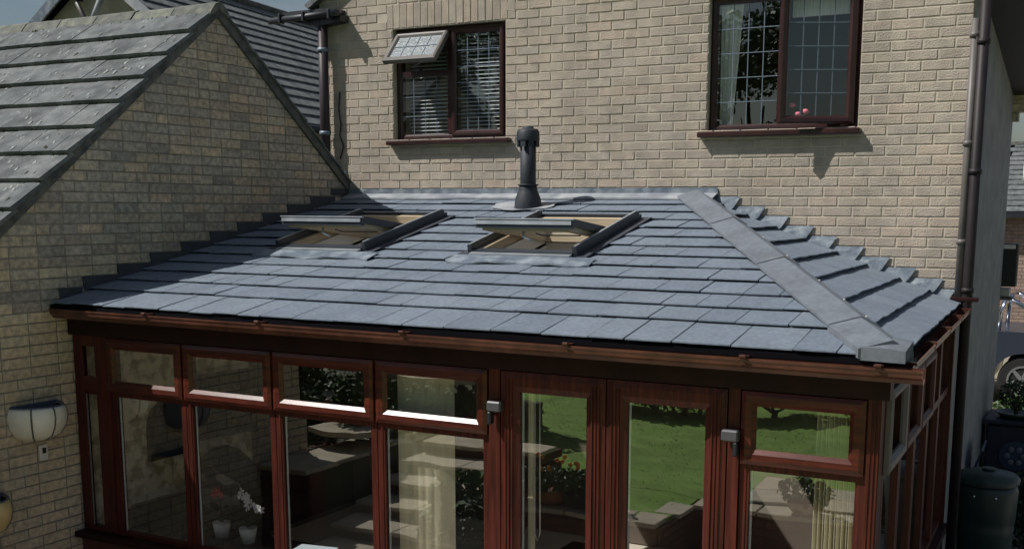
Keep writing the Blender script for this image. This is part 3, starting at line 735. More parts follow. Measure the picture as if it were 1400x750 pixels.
for k in range(1, 11):
    y0 = yl[k]; z1 = -k*C; y1 = y0+.36 if k < 10 else y0+.2
    zb = ZW+S*y0+.005
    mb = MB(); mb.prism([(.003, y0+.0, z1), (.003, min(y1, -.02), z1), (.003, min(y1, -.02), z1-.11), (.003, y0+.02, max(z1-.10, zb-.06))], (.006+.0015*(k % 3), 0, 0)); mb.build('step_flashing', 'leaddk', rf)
# flue pipe
fx, fy = 2.20, -.44; fzz = fz(fx, fy)
vp = MB().tube([(fx, fy, fzz-.1), (fx, fy, fzz+.62)], .066, 20).build('vent_pipe', 'pipe', rf)
mb = MB(); mb.lathe([(.118, -.04), (.115, .02), (.108, .09), (.085, .15), (.078, .17), (.078, .19), (.068, .20)], (fx, fy, fzz), 22); mb.build('pipe_boot', 'pipe', vp)
MB().lathe([(.067, 0), (.086, .0), (.086, .012), (.067, .012)], (fx, fy, fzz+.20), 22).build('clamp_ring', 'pipe', vp)
mb = MB(); mb.lathe([(.074, .0), (.094, .0), (.096, .012), (.094, .075), (.078, .098), (.045, .104), (.044, .120), (0, .122)], (fx, fy, fzz+.56), 22); cw = mb.build('cowl', 'pipe', vp)
for k in range(8):
    a = k*math.pi/4; T = Matrix.Translation((fx+.085*math.cos(a), fy+.085*math.sin(a), fzz+.515)) @ Matrix.Rotation(a, 4, 'Z'); MB().box(-.006, .006, -.022, .022, 0, .05, T).build('cowl_louvre', 'pipe', vp)
mb = MB()
pl = []
for k in range(20):
    a = 2*math.pi*k/20; rr = rng.uniform(.88, 1.1); pl.append((fx-.06+.31*rr*math.cos(a), fy+.03+.17*rr*math.sin(a)))
pl = [(p, min(q, -.16)) for p, q in pl]
mb.prism([(p, q, fz(p, q)+.030) for p, q in pl], (0, 0, .004)); mb.build('lead_slate', 'leadpale', rf)

# roof windows
def SP(x, y, h=0):   # point at perpendicular height h over the front slope
    k = math.sqrt(1+S*S); return Vector((x, y-S*h/k, fz(x, y)+h/k))
def slab(mb, x0, x1, y0, y1, h0, h1):
    v = [SP(x0, y0, h0), SP(x1, y0, h0), SP(x1, y1, h0), SP(x0, y1, h0), SP(x0, y0, h1), SP(x1, y0, h1), SP(x1, y1, h1), SP(x0, y1, h1)]
    return mb.add(v, [(0,3,2,1),(4,5,6,7),(0,1,5,4),(1,2,6,5),(2,3,7,6),(3,0,4,7)])
for wi, (x0, x1, y0, y1) in enumerate(RW):
    rw = slab(slab(slab(slab(MB(), x0, x0+.05, y0, y1, -.10, .045), x1-.05, x1, y0, y1, -.10, .045), x0+.051, x1-.051, y0, y0+.05, -.10, .045), x0+.051, x1-.051, y1-.05, y1, -.10, .045)
    rw = rw.build('roof_window', 'pine', rf, at=SP((x0+x1)/2, y0), label='left open roof window, partly in the gable shadow' if wi == 0 else 'right open roof window, below the flue pipe')
    # lining shaft
    mb = slab(slab(slab(slab(MB(), x0+.052, x0+.07, y0+.052, y1-.052, -.34, -.02), x1-.07, x1-.052, y0+.052, y1-.052, -.34, -.02), x0+.071, x1-.071, y1-.07, y1-.052, -.34, -.02), x0+.071, x1-.071, y0+.052, y0+.07, -.34, -.02)
    mb.build('lining', 'white', rw)
    # side cladding rails, tall, dark
    for a, b in ((x0-.028, x0+.004), (x1-.004, x1+.028)):
        slab(MB(), a, b, y0-.03, y1+.02, .0, .092).build('cladding', 'clad', rw)
        slab(MB(), a+.006, b-.008, y0-.02, y1+.0, .094, .100).build('cladding_cap', 'cladl', rw)
    slab(MB(), x0-.028, x1+.028, y1+.022, y1+.06, .0, .06).build('cladding', 'clad', rw)
    slab(slab(MB(), x0+.006, x1-.006, y0-.035, y0-.004, .0, .045), x0+.006, x1-.006, y0-.035, y0+.042, .046, .054).build('bottom_cladding', 'clad', rw)
    slab(MB(), x0+.006, x1-.006, y0-.085, y0-.036, .030, .046).build('bottom_trim', 'cladl', rw)
    # apron flashing, rippled, light
    mb = MB(); n = 16
    for k in range(n):
        xa, xb = x0-.10+(x1-x0+.30)*k/n, x0-.10+(x1-x0+.30)*(k+1)/n
        ea, eb = [-.225+.018*math.sin(q*9)+.012*math.sin(q*23+1) for q in (xa, xb)]
        ha, hb = [.030+.008*math.sin(q*14) for q in (xa, xb)]
        pa, pb, pc, pd = SP(xa, y0-.088, .040), SP(xb, y0-.088, .040), SP(xb, y0+eb, hb), SP(xa, y0+ea, ha)
        mb.add([pa, pb, pc, pd, pa-Vector((0, 0, .004)), pb-Vector((0, 0, .004)), pc-Vector((0, 0, .012)), pd-Vector((0, 0, .012))], [(0, 3, 2, 1), (3, 7, 6, 2), (4, 5, 6, 7)])
    mb.build('apron_flashing', 'lead', rw)
    for sx in (x0-.10, x1+.03): slab(MB(), sx, sx+.07, y0-.05, y1+.08, .026, .031).build('side_flashing', 'leaddk', rw)  # dark colour stands in for the shadow beside the rails
    # centre-pivot sash, lower end swung out
    th = R(19); sl_ = math.atan(S); ym = (y0+y1)/2; piv = SP((x0+x1)/2, ym, .055); half = (y1-y0)/2/math.cos(sl_)-.045
    T = Matrix.Translation(piv) @ Matrix.Rotation(sl_-th, 4, 'X')   # local y runs up the sash
    hw = (x1-x0)/2-.055
    mb = MB(); mb.box(-hw, -hw+.05, -half, half, -.035, .012, T); mb.box(hw-.05, hw, -half, half, -.035, .012, T); mb.box(-hw+.051, hw-.051, -half, -half+.06, -.035, .012, T); mb.box(-hw+.051, hw-.051, half-.06, half, -.035, .012, T)
    sa = mb.build('sash', 'pine', rw)
    MB().box(-hw+.04, hw-.04, -half+.05, half-.05, .0, .008, T).build('pane', 'glassU', sa)
    MB().box(-hw-.035, hw+.035, -half-.040, -half-.004, -.020, .036, T).build('sash_cladding', 'clad', sa)
    MB().box(-hw-.045, hw+.045, -half-.050, -half-.03, .038, .047, T).build('sash_cladding', 'cladl', sa)
    MB().box(-hw-.03, hw+.03, -half-.052, -half-.042, .004, .030, T).build('sash_cladding', 'cladl', sa)
    for sx in (-1, 1): MB().box(sx*(hw+.012)-.014, sx*(hw+.012)+.014, -half+.001, half*.1, .0, .050, T).build('sash_cladding', 'clad', sa)
    mb = MB(); mb.tube([T @ Vector((-.02, -half+.02, -.036)), T @ Vector((-.02, -half+.01, -.075)), T @ Vector((.05, -half+.01, -.10))], .010, 6); mb.build('handle', 'cladl', sa)
    mb = MB(); mb.tube([T @ Vector((hw-.06, -half+.3, -.036)), T @ Vector((.05, -half+.16, -.05)), T @ Vector((.03, -half+.1, -.04))], .005, 5); mb.build('stay', 'black', sa)

# fascia, beam, gutters
YF = -3.225
MB().box(.012, 5.70, YF-.04, YF+.05, -1.075, -.905).build('header', 'maroon', sun_r)
MB().box(.012, 5.745, EY+.012, EY+.03, -.93, -.868).build('fascia', 'maroon', sun_r)
MB().box(.012, 5.74, EY+.031, YF-.041, -.935, -.925).build('soffit', 'maroon', sun_r)
def gutter_prof(o, n, u):   # o: back top point; n outward; moulded profile closed
    w_, h = .080, .068
    P = [(0, 0), (0, -h*.8), (w_*.25, -h), (w_*.62, -h), (w_*.72, -h*.72), (w_*.90, -h*.55), (w_*.93, -h*.30), (w_, -h*.16), (w_, 0), (w_*.93, 0), (w_*.86, -h*.25), (w_*.60, -h*.85), (w_*.2, -h*.88), (w_*.06, -h*.7), (w_*.05, 0)]
    return [Vector(o)+Vector(n)*a+Vector((0, 0, b)) for a, b in P]
gt = MB(); gt.loft(gutter_prof((.09, EY+.008, -.872), (0, -1, 0), 0), gutter_prof((5.872, EY+.008, -.892), (0, -1, 0), 0)); gt = gt.build('gutter', 'brown', sun_r)
for bx in (.93+.06, 1.95, 3.02, 4.06, 5.02, 5.66):
    zo = -.872-.02*bx/5.87
    mb = MB(); A = gutter_prof((bx, EY+.008, zo+.004), (0, -1, 0), 0); ctr = Vector((bx, EY-.03, zo-.03))
    A = [ctr+(q-ctr)*1.10 for q in A[:9]]; mb.loft(A+[A[-1]+Vector((0, .1, .0))], [q+Vector((.030, 0, 0)) for q in A+[A[-1]+Vector((0, .1, .0))]]); mb.build('bracket', 'brown', gt)
    MB().bbox(bx-.002, bx+.032, EY-.088, EY-.066, zo+.004, zo+.018, .003).build('bracket_clip', 'brown', gt)
gs = MB(); nrm = Vector((.9988, .049, 0))
gs.loft(gutter_prof((5.735, EY+.02, -.890), nrm, 0), gutter_prof((5.600, -.11, -.875), nrm, 0)); gs = gs.build('gutter', 'brown', sun_r)
for t in (.03, .30, .55, .80, .97):
    o = Vector((5.735, EY+.02, -.886)).lerp(Vector((5.60, -.11, -.871)), t); A = gutter_prof(o, nrm, 0)[:9]; ctr = o+nrm*.042-Vector((0, 0, .03))
    A = [ctr+(q-ctr)*1.12 for q in A]; d_ = Vector((-.001, .028, 0)); MB().loft(A+[A[-1]-nrm*.1], [q+d_ for q in A+[A[-1]-nrm*.1]]).build('bracket', 'brown', gs)
MB().prism([(5.728, EY+.03, -.875), (5.600, -.02, -.880), (5.600, -.02, -1.0), (5.728, EY+.03, -.97)], (-.018, 0, 0)).build('fascia', 'maroon', sun_r)

# frames at the front
ZS = -2.50
MB().bbox(.002, 5.70, YF-.09, YF+.05, ZS-.055, ZS-.012, .006).build('sill', 'maroon', sun_r)
MB().box(.002, 3.50, YF-.02, YF+.12, -3.2, ZS-.056).build('dwarf_wall', 'rbrick', sun_r)
MB().box(4.93, 5.66, YF-.02, YF+.12, -3.2, ZS-.056).build('dwarf_wall', 'rbrick', sun_r)
def panel(x0, x1, gx0, gx1, vent=True, name='window', label=None):
    """fixed frame with a top vent and a large lower pane"""
    mb = MB()
    mb.box(x0, x0+.035, YF, YF+.07, ZS-.01, -1.076); mb.box(x1-.035, x1, YF, YF+.07, ZS-.01, -1.076)
    mb.box(x0+.036, x1-.036, YF, YF+.07, -1.10, -1.077); mb.box(x0+.036, x1-.036, YF, YF+.07, ZS-.01, ZS+.02); mb.box(x0+.036, x1-.036, YF, YF+.07, -1.50, -1.46)
    w_ = mb.build(name, 'mahog', sun_r, at=((x0+x1)/2, YF, ZS))
    if label: w_['label'] = label
    if vent:
        s_ = frame_rect(MB(), x0+.006, x1-.006, -1.462, -1.084, .078, YF-.036, YF-.001, .010).build('vent_sash', 'mahogh', w_)
        pane(s_, x0+.08, x1-.08, -1.388, -1.158, YF-.012)
    else:
        pane(w_, x0+.03, x1-.03, -1.462, -1.098, YF+.02)
    pane(w_, x0+.03, x1-.03, ZS+.015, -1.498, YF+.02)
    for gxx in (x0+.036, x1-.048): MB().box(gxx, gxx+.012, YF+.004, YF+.018, ZS+.021, -1.502).build('glazing_bead', 'mahog', w_)
    # pale spacer inside the glass edge
    MB().box(x0+.052, x0+.062, YF+.028, YF+.034, ZS+.021, -1.502).build('spacer', 'slat', w_)
    return w_
panel(.022, .355, 0, 0, False)
# frame around the narrow light is thicker
panel(.362, 1.082, 0, 0); panel(1.088, 1.862, 0, 0); panel(1.868, 2.666, 0, 0); panel(2.672, 3.468, 0, 0); panel(4.962, 5.596, 0, 0)
for a, b in ((.023, .11), (.235, .36)):
    MB().box(a, b, YF-.012, YF-.001, ZS, -1.08).build('stile', 'mahog', sun_r)
MB().box(.111, .234, YF-.012, YF-.001, -1.48, -1.37).build('rail', 'mahogh', sun_r); MB().box(.111, .234, YF-.012, YF-.001, -1.155, -1.08).build('rail', 'mahogh', sun_r)
def post(x0, x1):
    mb = MB(); mb.box(x0, x1, YF-.02, YF+.08, -3.15, -1.076)
    n = max(1, int((x1-x0)/.03))
    return mb.build('post', 'mahog', sun_r)
post(3.472, 3.545); post(4.898, 4.958)
mb = MB(); mb.box(5.600, 5.662, YF-.022, YF+.075, -3.15, -1.076); mb.build('post', 'mahog', sun_r)
for g in (5.612, 5.632, 5.650): MB().box(g, g+.006, YF-.028, YF-.0225, -3.1, -1.08).build('post_ridge', 'mahog', sun_r)
def door(x0, x1, hinge):
    mb = MB(); frame_rect(mb, x0, x1, -3.12, -1.084, .118, YF-.028, YF+.03, .008)
    d_ = mb.build('door', 'mahog', sun_r, at=((x0+x1)/2, YF, -3.12))
    pane(d_, x0+.112, x1-.112, -3.0, -1.205, YF+.006)
    for s_ in (0, 1):   # raised grooves on the stiles
        for g in (.030, .052, .074):
            xx = x0+g if s_ == 0 else x1-g-.006; MB().box(xx, xx+.006, YF-.0325, YF-.026, -3.05, -1.13).build('stile_bead', 'mahog', d_)
    MB().box(x0+.120, x0+.130, YF+.014, YF+.020, -3.0, -1.205).build('spacer', 'slat', d_)
    return d_
d1 = door(3.552, 4.205, 0); d2 = door(4.212, 4.890, 1)
# door furniture
def holdback(x, z, par, s_):
    mb = MB(); mb.bbox(x-.045, x+.045, YF-.085, YF-.035, z-.03, z+.03, .008); h = mb.build('door_restrictor', 'grey', par); MB().bbox(x+s_*.03-.012, x+s_*.03+.012, YF-.082, YF-.036, z-.105, z-.031, .006).build('restrictor_arm', 'black', h)
holdback(3.535, -1.285, sun_r, -1); holdback(4.925, -1.315, sun_r, 1)
mb = MB(); mb.tube([(3.575, YF-.035, -2.19), (3.575, YF-.075, -2.19), (3.49, YF-.08, -2.20)], .010, 8); hd_ = mb.build('handle', 'steel', d1)
MB().bbox(3.56, 3.59, YF-.040, YF-.029, -2.30, -2.16, .004).build('handle_plate', 'steel', hd_)
mb = MB(); mb.blob((4.262, YF-.065, -2.10), .020, 10); kb = mb.build('handle', 'brass', d2)
MB().bbox(4.248, 4.276, YF-.040, YF-.029, -2.26, -2.11, .004).build('handle_plate', 'brass', kb)
# right side frames along a slightly splayed line
pA = Vector((5.662, YF+.08, 0)); pB = Vector((5.560, -.10, 0)); dv = (pB-pA); LN = dv.length; dv.normalize(); sn = Vector((dv.y, -dv.x, 0))
TS_ = Matrix(((dv.x, -sn.x, 0, pA.x), (dv.y, -sn.y, 0, pA.y), (0, 0, 1, 0), (0, 0, 0, 1)))   # local x along, local -y outward
nb = 5; bw = LN/nb
for i in range(nb):
    x0, x1 = i*bw+.003, (i+1)*bw-.003
    mb = MB()
    for q in ((x0, x0+.045, ZS, -1.02), (x1-.045, x1, ZS, -1.02), (x0+.046, x1-.046, -1.06, -1.02), (x0+.046, x1-.046, ZS, ZS+.045), (x0+.046, x1-.046, -1.50, -1.45)): mb.box(q[0], q[1], -.0, .07, q[2], q[3], TS_)
    w_ = mb.build('side_window', 'mahog', sun_r, at=TS_ @ Vector(((x0+x1)/2, 0, ZS)))
    MB().box(x0+.04, x1-.04, .02, .026, -1.46, -1.05, TS_).build('pane', 'glass', w_)
    MB().box(x0+.04, x1-.04, .02, .026, ZS+.04, -1.495, TS_).build('pane', 'glass', w_)
    if i in (0, 1, 2):
        mb = MB(); frame_rect(mb, x0+.01, x1-.01, -1.47, -1.045, .065, -.036, -.001, .010); mb.v = [tuple(TS_ @ Vector(q)) for q in mb.v]; mb.build('vent_sash', 'drain' if i == 0 else 'mahog', w_)
    # pale blinds gathered inside the bay
mb = MB(); mb.box(-.05, LN+.03, -.05, .08, ZS-.06, ZS-.003, TS_); mb.build('sill', 'maroon', sun_r)
mb = MB(); mb.box(-.05, LN, -.0, .08, -1.018, -.93, TS_); mb.build('header', 'maroon', sun_r)
mb = MB(); mb.box(-.04, LN, .0, .12, -3.2, ZS-.061, TS_); mb.build('dwarf_wall', 'rbrick', sun_r)
mb = MB(); mb.box(LN+.001, LN+.07, -.02, .08, -3.2, -.95, TS_); mb.build('post', 'mahog', sun_r)

# ---- inside the sunroom
cl = MB()
for (xa, xb, ya, yb) in ((.03, .87, -3.15, -.04), (1.53, 2.62, -3.15, -.04), (.871, 1.529, -3.15, -1.82), (.871, 1.529, -.90, -.04), (3.28, 3.50, -3.15, -.04), (2.621, 3.279, -3.15, -1.82), (2.621, 3.279, -.92, -.04)):
    cl.prism([(xa, ya, fz(xa, ya)-.16), (xb, ya, fz(xb, ya)-.16), (xb, yb, fz(xb, yb)-.16), (xa, yb, fz(xa, yb)-.16)], (0, 0, .02))
cl.prism([(3.501, -3.15, fz(0, -3.15)-.16), (5.45, -3.15, fz(0, -3.15)-.16), (3.501, -.04, fz(0, -.04)-.16)], (0, 0, .02)).prism([(5.46, -3.10, fz(0, -3.15)-.16), (5.40, -.04, fz(0, -3.15)-.16), (3.55, -.04, fz(0, -.04)-.17)], (0, 0, .02))
cl.build('ceiling', 'white', sun_r)
mbf = MB().box(.1, 5.5, -3.1, -.02, -3.12, -3.06).build('floor', 'floor', sun_r)
MB().box(.002, .020, -3.14, -1.46, -3.05, -1.00).build('wallpaper_panel', 'paper', sun_r)
MB().box(.022, .10, -1.459, -1.38, -3.05, -1.1).build('door_jamb', 'dark', sun_r)
MB().box(.002, .020, -1.379, -.03, -3.05, -.6).build('inner_lining', 'dark', sun_r)
MB().box(.022, 5.5, -.03, -.012, -3.05, -.98).build('inner_lining', 'plaster', sun_r)
# things inside
MB().bbox(2.55, 5.45, -3.08, -.25, -3.058, -3.04, .004).build('sheet', 'blackcloth', None, label='dark rug added over the floor to darken the view through the glass doors', category='sheet')  # added dark layer, dims the pale floor seen through the doors
ck = thing('wall_clock', (.022, -2.38, -1.98), 'dark arch topped clock hanging on the floral wallpaper inside the left window', 'clock')
pts = [(.024, -2.62, -2.13)]+[(.024, -2.38-.24*math.cos(a), -1.89+.24*math.sin(a)) for a in [math.pi*k/12 for k in range(13)]]+[(.024, -2.14, -2.13)]
mb = MB(); mb.prism(pts, (.035, 0, 0)); mb.build('case', 'blackcloth', ck)
mb = MB(); mb.tube([(.060, -2.38, -1.89), (.064, -2.38, -1.89)], .19, 28, smooth=False); mb.build('dial', 'clockm', ck)
MB().prism([(.066, -2.385, -1.89), (.066, -2.375, -1.88), (.066, -2.27, -1.80), (.066, -2.28, -1.81)], (.003, 0, 0)).build('hand', 'black', ck)
MB().prism([(.070, -2.39, -1.89), (.070, -2.38, -1.885), (.070, -2.30, -1.99), (.070, -2.31, -1.99)], (.003, 0, 0)).build('hand', 'black', ck)
tvt = thing('television', (.10, -1.9, -2.04), 'black flat television hung on the wallpaper right of the arch topped clock', 'television')
T = Matrix.Translation((.12, -1.88, -1.78)) @ Matrix.Rotation(R(-9), 4, 'Z')
MB().bbox(-.02, .02, -.30, .26, -.27, .27, .006, T).build('casing', 'black', tvt)
MB().box(.0205, .023, -.285, .245, -.25, .255, T).build('screen', 'tv', tvt)
MB().box(.021, .08, -1.95, -1.85, -1.85, -1.75).build('wall_bracket', 'grey', tvt)
cx0, cy0 = -.34, -.42
ch = thing('armchair', (.75+cx0, -2.05+cy0, -3.06), 'dark round backed armchair standing inside the second window from the left', 'armchair')
mb = MB(); mb.blob((.75+cx0, -1.75+cy0, -2.42), .36, 16, sy=.35, sz=1.05); mb.build('backrest', 'blackcloth', ch)
mb = MB(); mb.bbox(.42+cx0, 1.08+cx0, -2.45+cy0, -1.75+cy0, -2.72, -2.56, .03); mb.build('seat', 'blackcloth', ch)
for sx in (.38, 1.06): MB().bbox(sx+cx0, sx+.10+cx0, -2.45+cy0, -1.70+cy0, -2.85, -2.42, .03).build('arm', 'blackcloth', ch)
for a in (.44, 1.02):
    for b in (-2.40, -1.80): MB().tube([(a+cx0, b+cy0, -3.06), (a+cx0, b+cy0, -2.71)], .022, 8).build('leg', 'blackcloth', ch)
mb = MB(); T = Matrix.Translation((.93+cx0, -2.02+cy0, -2.36)) @ Matrix.Rotation(R(20), 4, 'Y') @ Matrix.Rotation(R(18), 4, 'X'); mb.bbox(-.20, .20, -.05, .05, -.20, .20, .04, T)
mb.build('cushion', 'cushion', None, label='beige cushion with dark swirls leaning on the dark armchair', category='cushion')
ta = thing('window_table', (1.5, -2.85, -3.06), 'low dark table just inside the front windows holding orchids and papers', 'table')
MB().bbox(.85, 2.35, -3.05, -2.65, -2.58, -2.54, .006).build('table_top', 'blackcloth', ta)
for a in (.88, 2.30):
    for b in (-3.02, -2.70): MB().box(a, a+.03, b, b+.03, -3.06, -2.581).build('leg', 'blackcloth', ta)
def orchid(x, y, hts, pm, label, name='orchid'):
    o = thing(name, (x, y, -2.54), label, 'plant')
    MB().lathe([(.0, 0), (.045, 0), (.065, .11), (.058, .11), (.045, .02)], (x, y, -2.538), 14).build('pot', 'planter', o)
    mb = MB(); rg = random.Random(int(x*100))
    for k in range(7):
        a = k*.9; mb.prism([(x, y, -2.43), (x+.05*math.cos(a)-.02*math.sin(a), y+.05*math.sin(a), -2.38), (x+.15*math.cos(a), y+.10*math.sin(a), -2.40), (x+.05*math.cos(a)+.02*math.sin(a), y+.05*math.sin(a), -2.39)], (0, 0, .004))
    mb.build('leaves', 'leafd', o)
    for (dx, h) in hts:
        mb = MB(); mb.tube([(x, y, -2.43), (x+dx*.4, y, -2.43+h*.7), (x+dx, y-.02, -2.43+h)], .004, 5); mb.build('stem', 'leafd', o)
        for k in range(5):
            mb = MB(); cx, cz = x+dx+rg.uniform(-.045, .045), -2.43+h+rg.uniform(-.05, .03)
            for q in range(5):
                a = q*1.257+rg.random(); mb.add([(cx, y-.03, cz), (cx+.024*math.cos(a-.4), y-.034, cz+.024*math.sin(a-.4)), (cx+.034*math.cos(a), y-.03, cz+.034*math.sin(a)), (cx+.024*math.cos(a+.4), y-.034, cz+.024*math.sin(a+.4))], [(0, 1, 2, 3)])
            mb.build('flower', pm, o)
orchid(1.25, -2.86, [(.0, .27), (.13, .18), (.03, .20)], 'petalw', 'white flowered orchid in a cream pot inside the second window')
orchid(.98, -2.84, [(.0, .22)], 'petalr', 'small red flowered pot plant left of the white orchid inside the window', 'potted_flower')
MB().bbox(1.82, 2.10, -3.0, -2.76, -2.539, -2.50, .004).build('magazine', 'red', None, label='crimson magazine lying on the window table under pale blue papers', category='magazine')
T = Matrix.Translation((1.89, -2.92, -2.494)) @ Matrix.Rotation(R(10), 4, 'Z')
MB().box(-.14, .14, -.09, .09, 0, .018, T).build('paper_pile', 'pblue', None, label='pale blue papers heaped on the crimson magazine inside the third window', category='papers')
def blinds(name, xs, y, z0, z1, wd, label, group=None, slatm='blind', ang=70):
    b = thing(name, (xs[0], y, z0), label, 'blind')
    MB().box(xs[0]-.02, xs[-1]+.04, y-.015, y+.015, z1, z1+.03).build('head_rail', 'white', b)
    for i, x in enumerate(xs):
        T = Matrix.Translation((x, y, 0)) @ Matrix.Rotation(R(ang+(i % 3)*6), 4, 'Z'); MB().box(-wd/2, wd/2, -.001, .001, z0, z1, T).build('slat', slatm, b)
    return b
blinds('vertical_blind', [2.78+.022*i for i in range(15)], -3.09, -2.9, -1.12, .089, 'cream vertical blind bunched inside the window left of the doors', ang=20)
blinds('vertical_blind', [3.668, 3.68], -3.10, -3.0, -1.14, .03, 'narrow pale blind edge hanging inside the left glass door', ang=30)
mb = MB(); mb.tube([(3.70, -3.11, -1.2), (3.70, -3.11, -2.05), (3.715, -3.11, -2.10), (3.735, -3.11, -2.05), (3.73, -3.11, -1.2)], .004, 5); mb.build('blind_cord', 'white', None, label='looped white blind cord hanging inside the left glass door', category='cord')
blinds('vertical_blind', [5.34+.020*i for i in range(11)], -3.09, -2.9, -1.12, .089, 'cream vertical blind bunched inside the rightmost front window', ang=75)
for i in range(4):
    p = TS_ @ Vector(((i+1)*bw-.16, .10, 0))
    b = thing('vertical_blind', (p.x, p.y, -2.9), ['cream vertical blind inside the side bay nearest the front corner', 'cream vertical blind inside the second side bay from the front corner', 'cream vertical blind inside the third side bay from the front corner', 'cream vertical blind inside the fourth side bay from the front corner'][i], 'blind', 'blinds gathered in the side bays')
    for k in range(7):
        T = TS_ @ Matrix.Translation(((i+1)*bw-.20+.022*k, .12, 0)) @ Matrix.Rotation(R(25), 4, 'Z'); MB().box(-.044, .044, -.001, .001, -2.9, -1.08, T).build('slat', 'blind', b)

# ------------------------------------------------------------ fittings on the gable wall
def wall_planter(y, z, label, m='planter'):
    o = thing('wall_planter', (0.003, y, z-.13), label, 'planter', 'half bowl planters on the gable wall')
    prof = [(.02, -.125), (.10, -.118), (.165, -.085), (.200, -.02), (.212, .045), (.205, .095), (.190, .118)]
    mb = MB(); mb.lathe(prof+[(.180, .112), (.186, .04), (.182, -.02)], (.004, y, z), 22, -math.pi/2, math.pi/2); mb.build('bowl', m, o)
    mb = MB(); mb.tube([(.004+.187*math.cos(a), y+.187*math.sin(a), z+.118) for a in [-math.pi/2+math.pi*k/16 for k in range(17)]], .007, 8); mb.build('rim', 'rim', o)
    for a in (-.75, 0, .75):
        mb = MB(); mb.tube([(.004+(r+.002)*math.cos(a), y+(r+.002)*math.sin(a), z+h) for r, h in prof[1:]], .006, 6); mb.build('rib', 'drain', o)
    MB().lathe([(.176, .112), (.170, .03), (.12, -.04), (0, -.05)], (.006, y, z), 16, -math.pi/2, math.pi/2).build('liner', 'soil', o)
    MB().box(.001, .004, y-.19, y+.19, z-.02, z+.13).build('back_plate', 'rim', o)
wall_planter(-3.575, -1.655, 'cream ribbed half bowl planter with a blue rim beside the sunroom frame')
wall_planter(-4.055, -2.225, 'ochre yellow ribbed half bowl planter low at the left edge of the picture', 'planter2')
wall_planter(-4.20, -1.81, 'half bowl planter just peeping in at the left edge, level with the thermometer', 'rim')
sn_ = thing('thermometer', (.003, -3.535, -1.93), 'small white digital thermometer on the brick wall under the upper cream planter', 'thermometer')
MB().bbox(.002, .026, -3.567, -3.503, -1.935, -1.825, .004).build('case', 'white', sn_); MB().box(.027, .029, -3.55, -3.52, -1.885, -1.845).build('screen', 'tv', sn_)

# ------------------------------------------------------------ right hand yard
struct('ground', MB().box(-150, 150, -150, 250, -3.4, -3.215), 'earth')
struct('driveway', MB().box(XE+.01, 60, .4, 15.9, -3.21, -3.2), 'pave')
wb = thing('water_butt', (5.86, .42, -3.2), 'dark green plastic water butt standing behind the sunroom corner', 'water butt')
cx, cy = 5.80, .75
mb = MB(); mb.lathe([(.19, 0), (.20, .05), (.215, .45), (.222, .50), (.215, .52), (.225, .56), (.235, .80), (.225, .84), (.205, .86)], (cx, cy, -3.198), 26); mb.build('barrel', 'butt', wb)
mb = MB(); mb.lathe([(.238, .86), (.243, .90), (.22, .93), (.12, .955), (0, .96)], (cx, cy, -3.2), 26); ld = mb.build('lid', 'butt', wb)
MB().tube([(cx-.0, cy, -2.24), (cx, cy, -2.222)], .05, 12).build('lid_cap', 'butt', ld)
for a in (-1.9, -1.2): MB().blob((cx+.235*math.cos(a), cy+.235*math.sin(a), -2.42), .012, 8).build('fitting', 'chrome', wb)
MB().tube([(cx-.02, cy-.215, -2.95), (cx-.02, cy-.29, -2.95), (cx-.02, cy-.30, -2.99)], .014, 8).build('tap', 'black', wb)
bn = thing('wheelie_bin', (5.66, 1.55, -3.2), 'dark blue bin with its lid tipped up behind the water butt', 'bin')
mb = MB(); mb.loft([(5.57, 1.35, -3.18), (5.80, 1.35, -3.18), (5.80, 1.75, -3.18), (5.57, 1.75, -3.18)][::-1], [(5.57, 1.30, -2.52), (5.84, 1.30, -2.52), (5.84, 1.80, -2.52), (5.57, 1.80, -2.52)][::-1]); mb.build('body', 'bin', bn)
MB().prism([(5.585, 1.30, -2.50), (5.60, 1.30, -2.515), (5.70, 1.28, -2.20), (5.685, 1.28, -2.19)], (-.02, .48, 0)).build('lid', 'bin', bn)
# covered cabinet with potted bonsai
cb = thing('covered_cabinet', (5.98, 2.7, -3.2), 'waist high dark cabinet with a round emblem on its front, under the potted tree', 'cabinet')
MB().bbox(5.60, 6.30, 2.42, 2.98, -3.19, -2.16, .02).build('body', 'cover', cb)
MB().bbox(5.57, 6.33, 2.38, 3.02, -2.158, -2.12, .008).build('top', 'cover', cb)
mb = MB(); mb.tube([(5.87, 2.418, -2.45), (5.87, 2.405, -2.45)], .14, 24, smooth=False); em = mb.build('emblem', 'bin', cb)
for k in range(6):
    a = k*math.pi/3; mb = MB(); mb.blob((5.87+.07*math.cos(a), 2.40, -2.45+.07*math.sin(a)), .030, 8, sy=.2); mb.build('emblem_petal', 'rim', em)
bz = thing('potted_tree', (5.84, 2.65, -2.12), 'small bushy bonsai like tree in a shallow green dish on the dark cabinet', 'potted plant')
mb = MB(); mb.lathe([(0, 0), (.14, 0), (.19, .05), (.18, .05), (.13, .02), (0, .02)], (5.84, 2.65, -2.118), 20); mb.build('dish', 'butt', bz)
mb = MB(); mb.tube([(5.84, 2.65, -2.09), (5.82, 2.65, -2.0), (5.86, 2.65, -1.92)], [.022, .016, .010], 8); mb.build('trunk', 'bark', bz)
mb = MB(); rg = random.Random(3); leaves(mb, (5.84, 2.65, -1.90), (.18, .16, .15), 900, .035, rg); mb.build('crown', 'leafd', bz)
bs = thing('shrub', (6.05, 1.9, -3.2), 'dark leafy shrub growing in front of the covered cabinet at the right edge', 'shrub')
mb = MB()
for k in range(7): mb.tube([(6.07, 1.8, -3.2), (6.07+rg.uniform(-.2, .2), 1.8+rg.uniform(-.2, .2), -2.6)], .008, 5)
mb.build('stem', 'bark', bs)
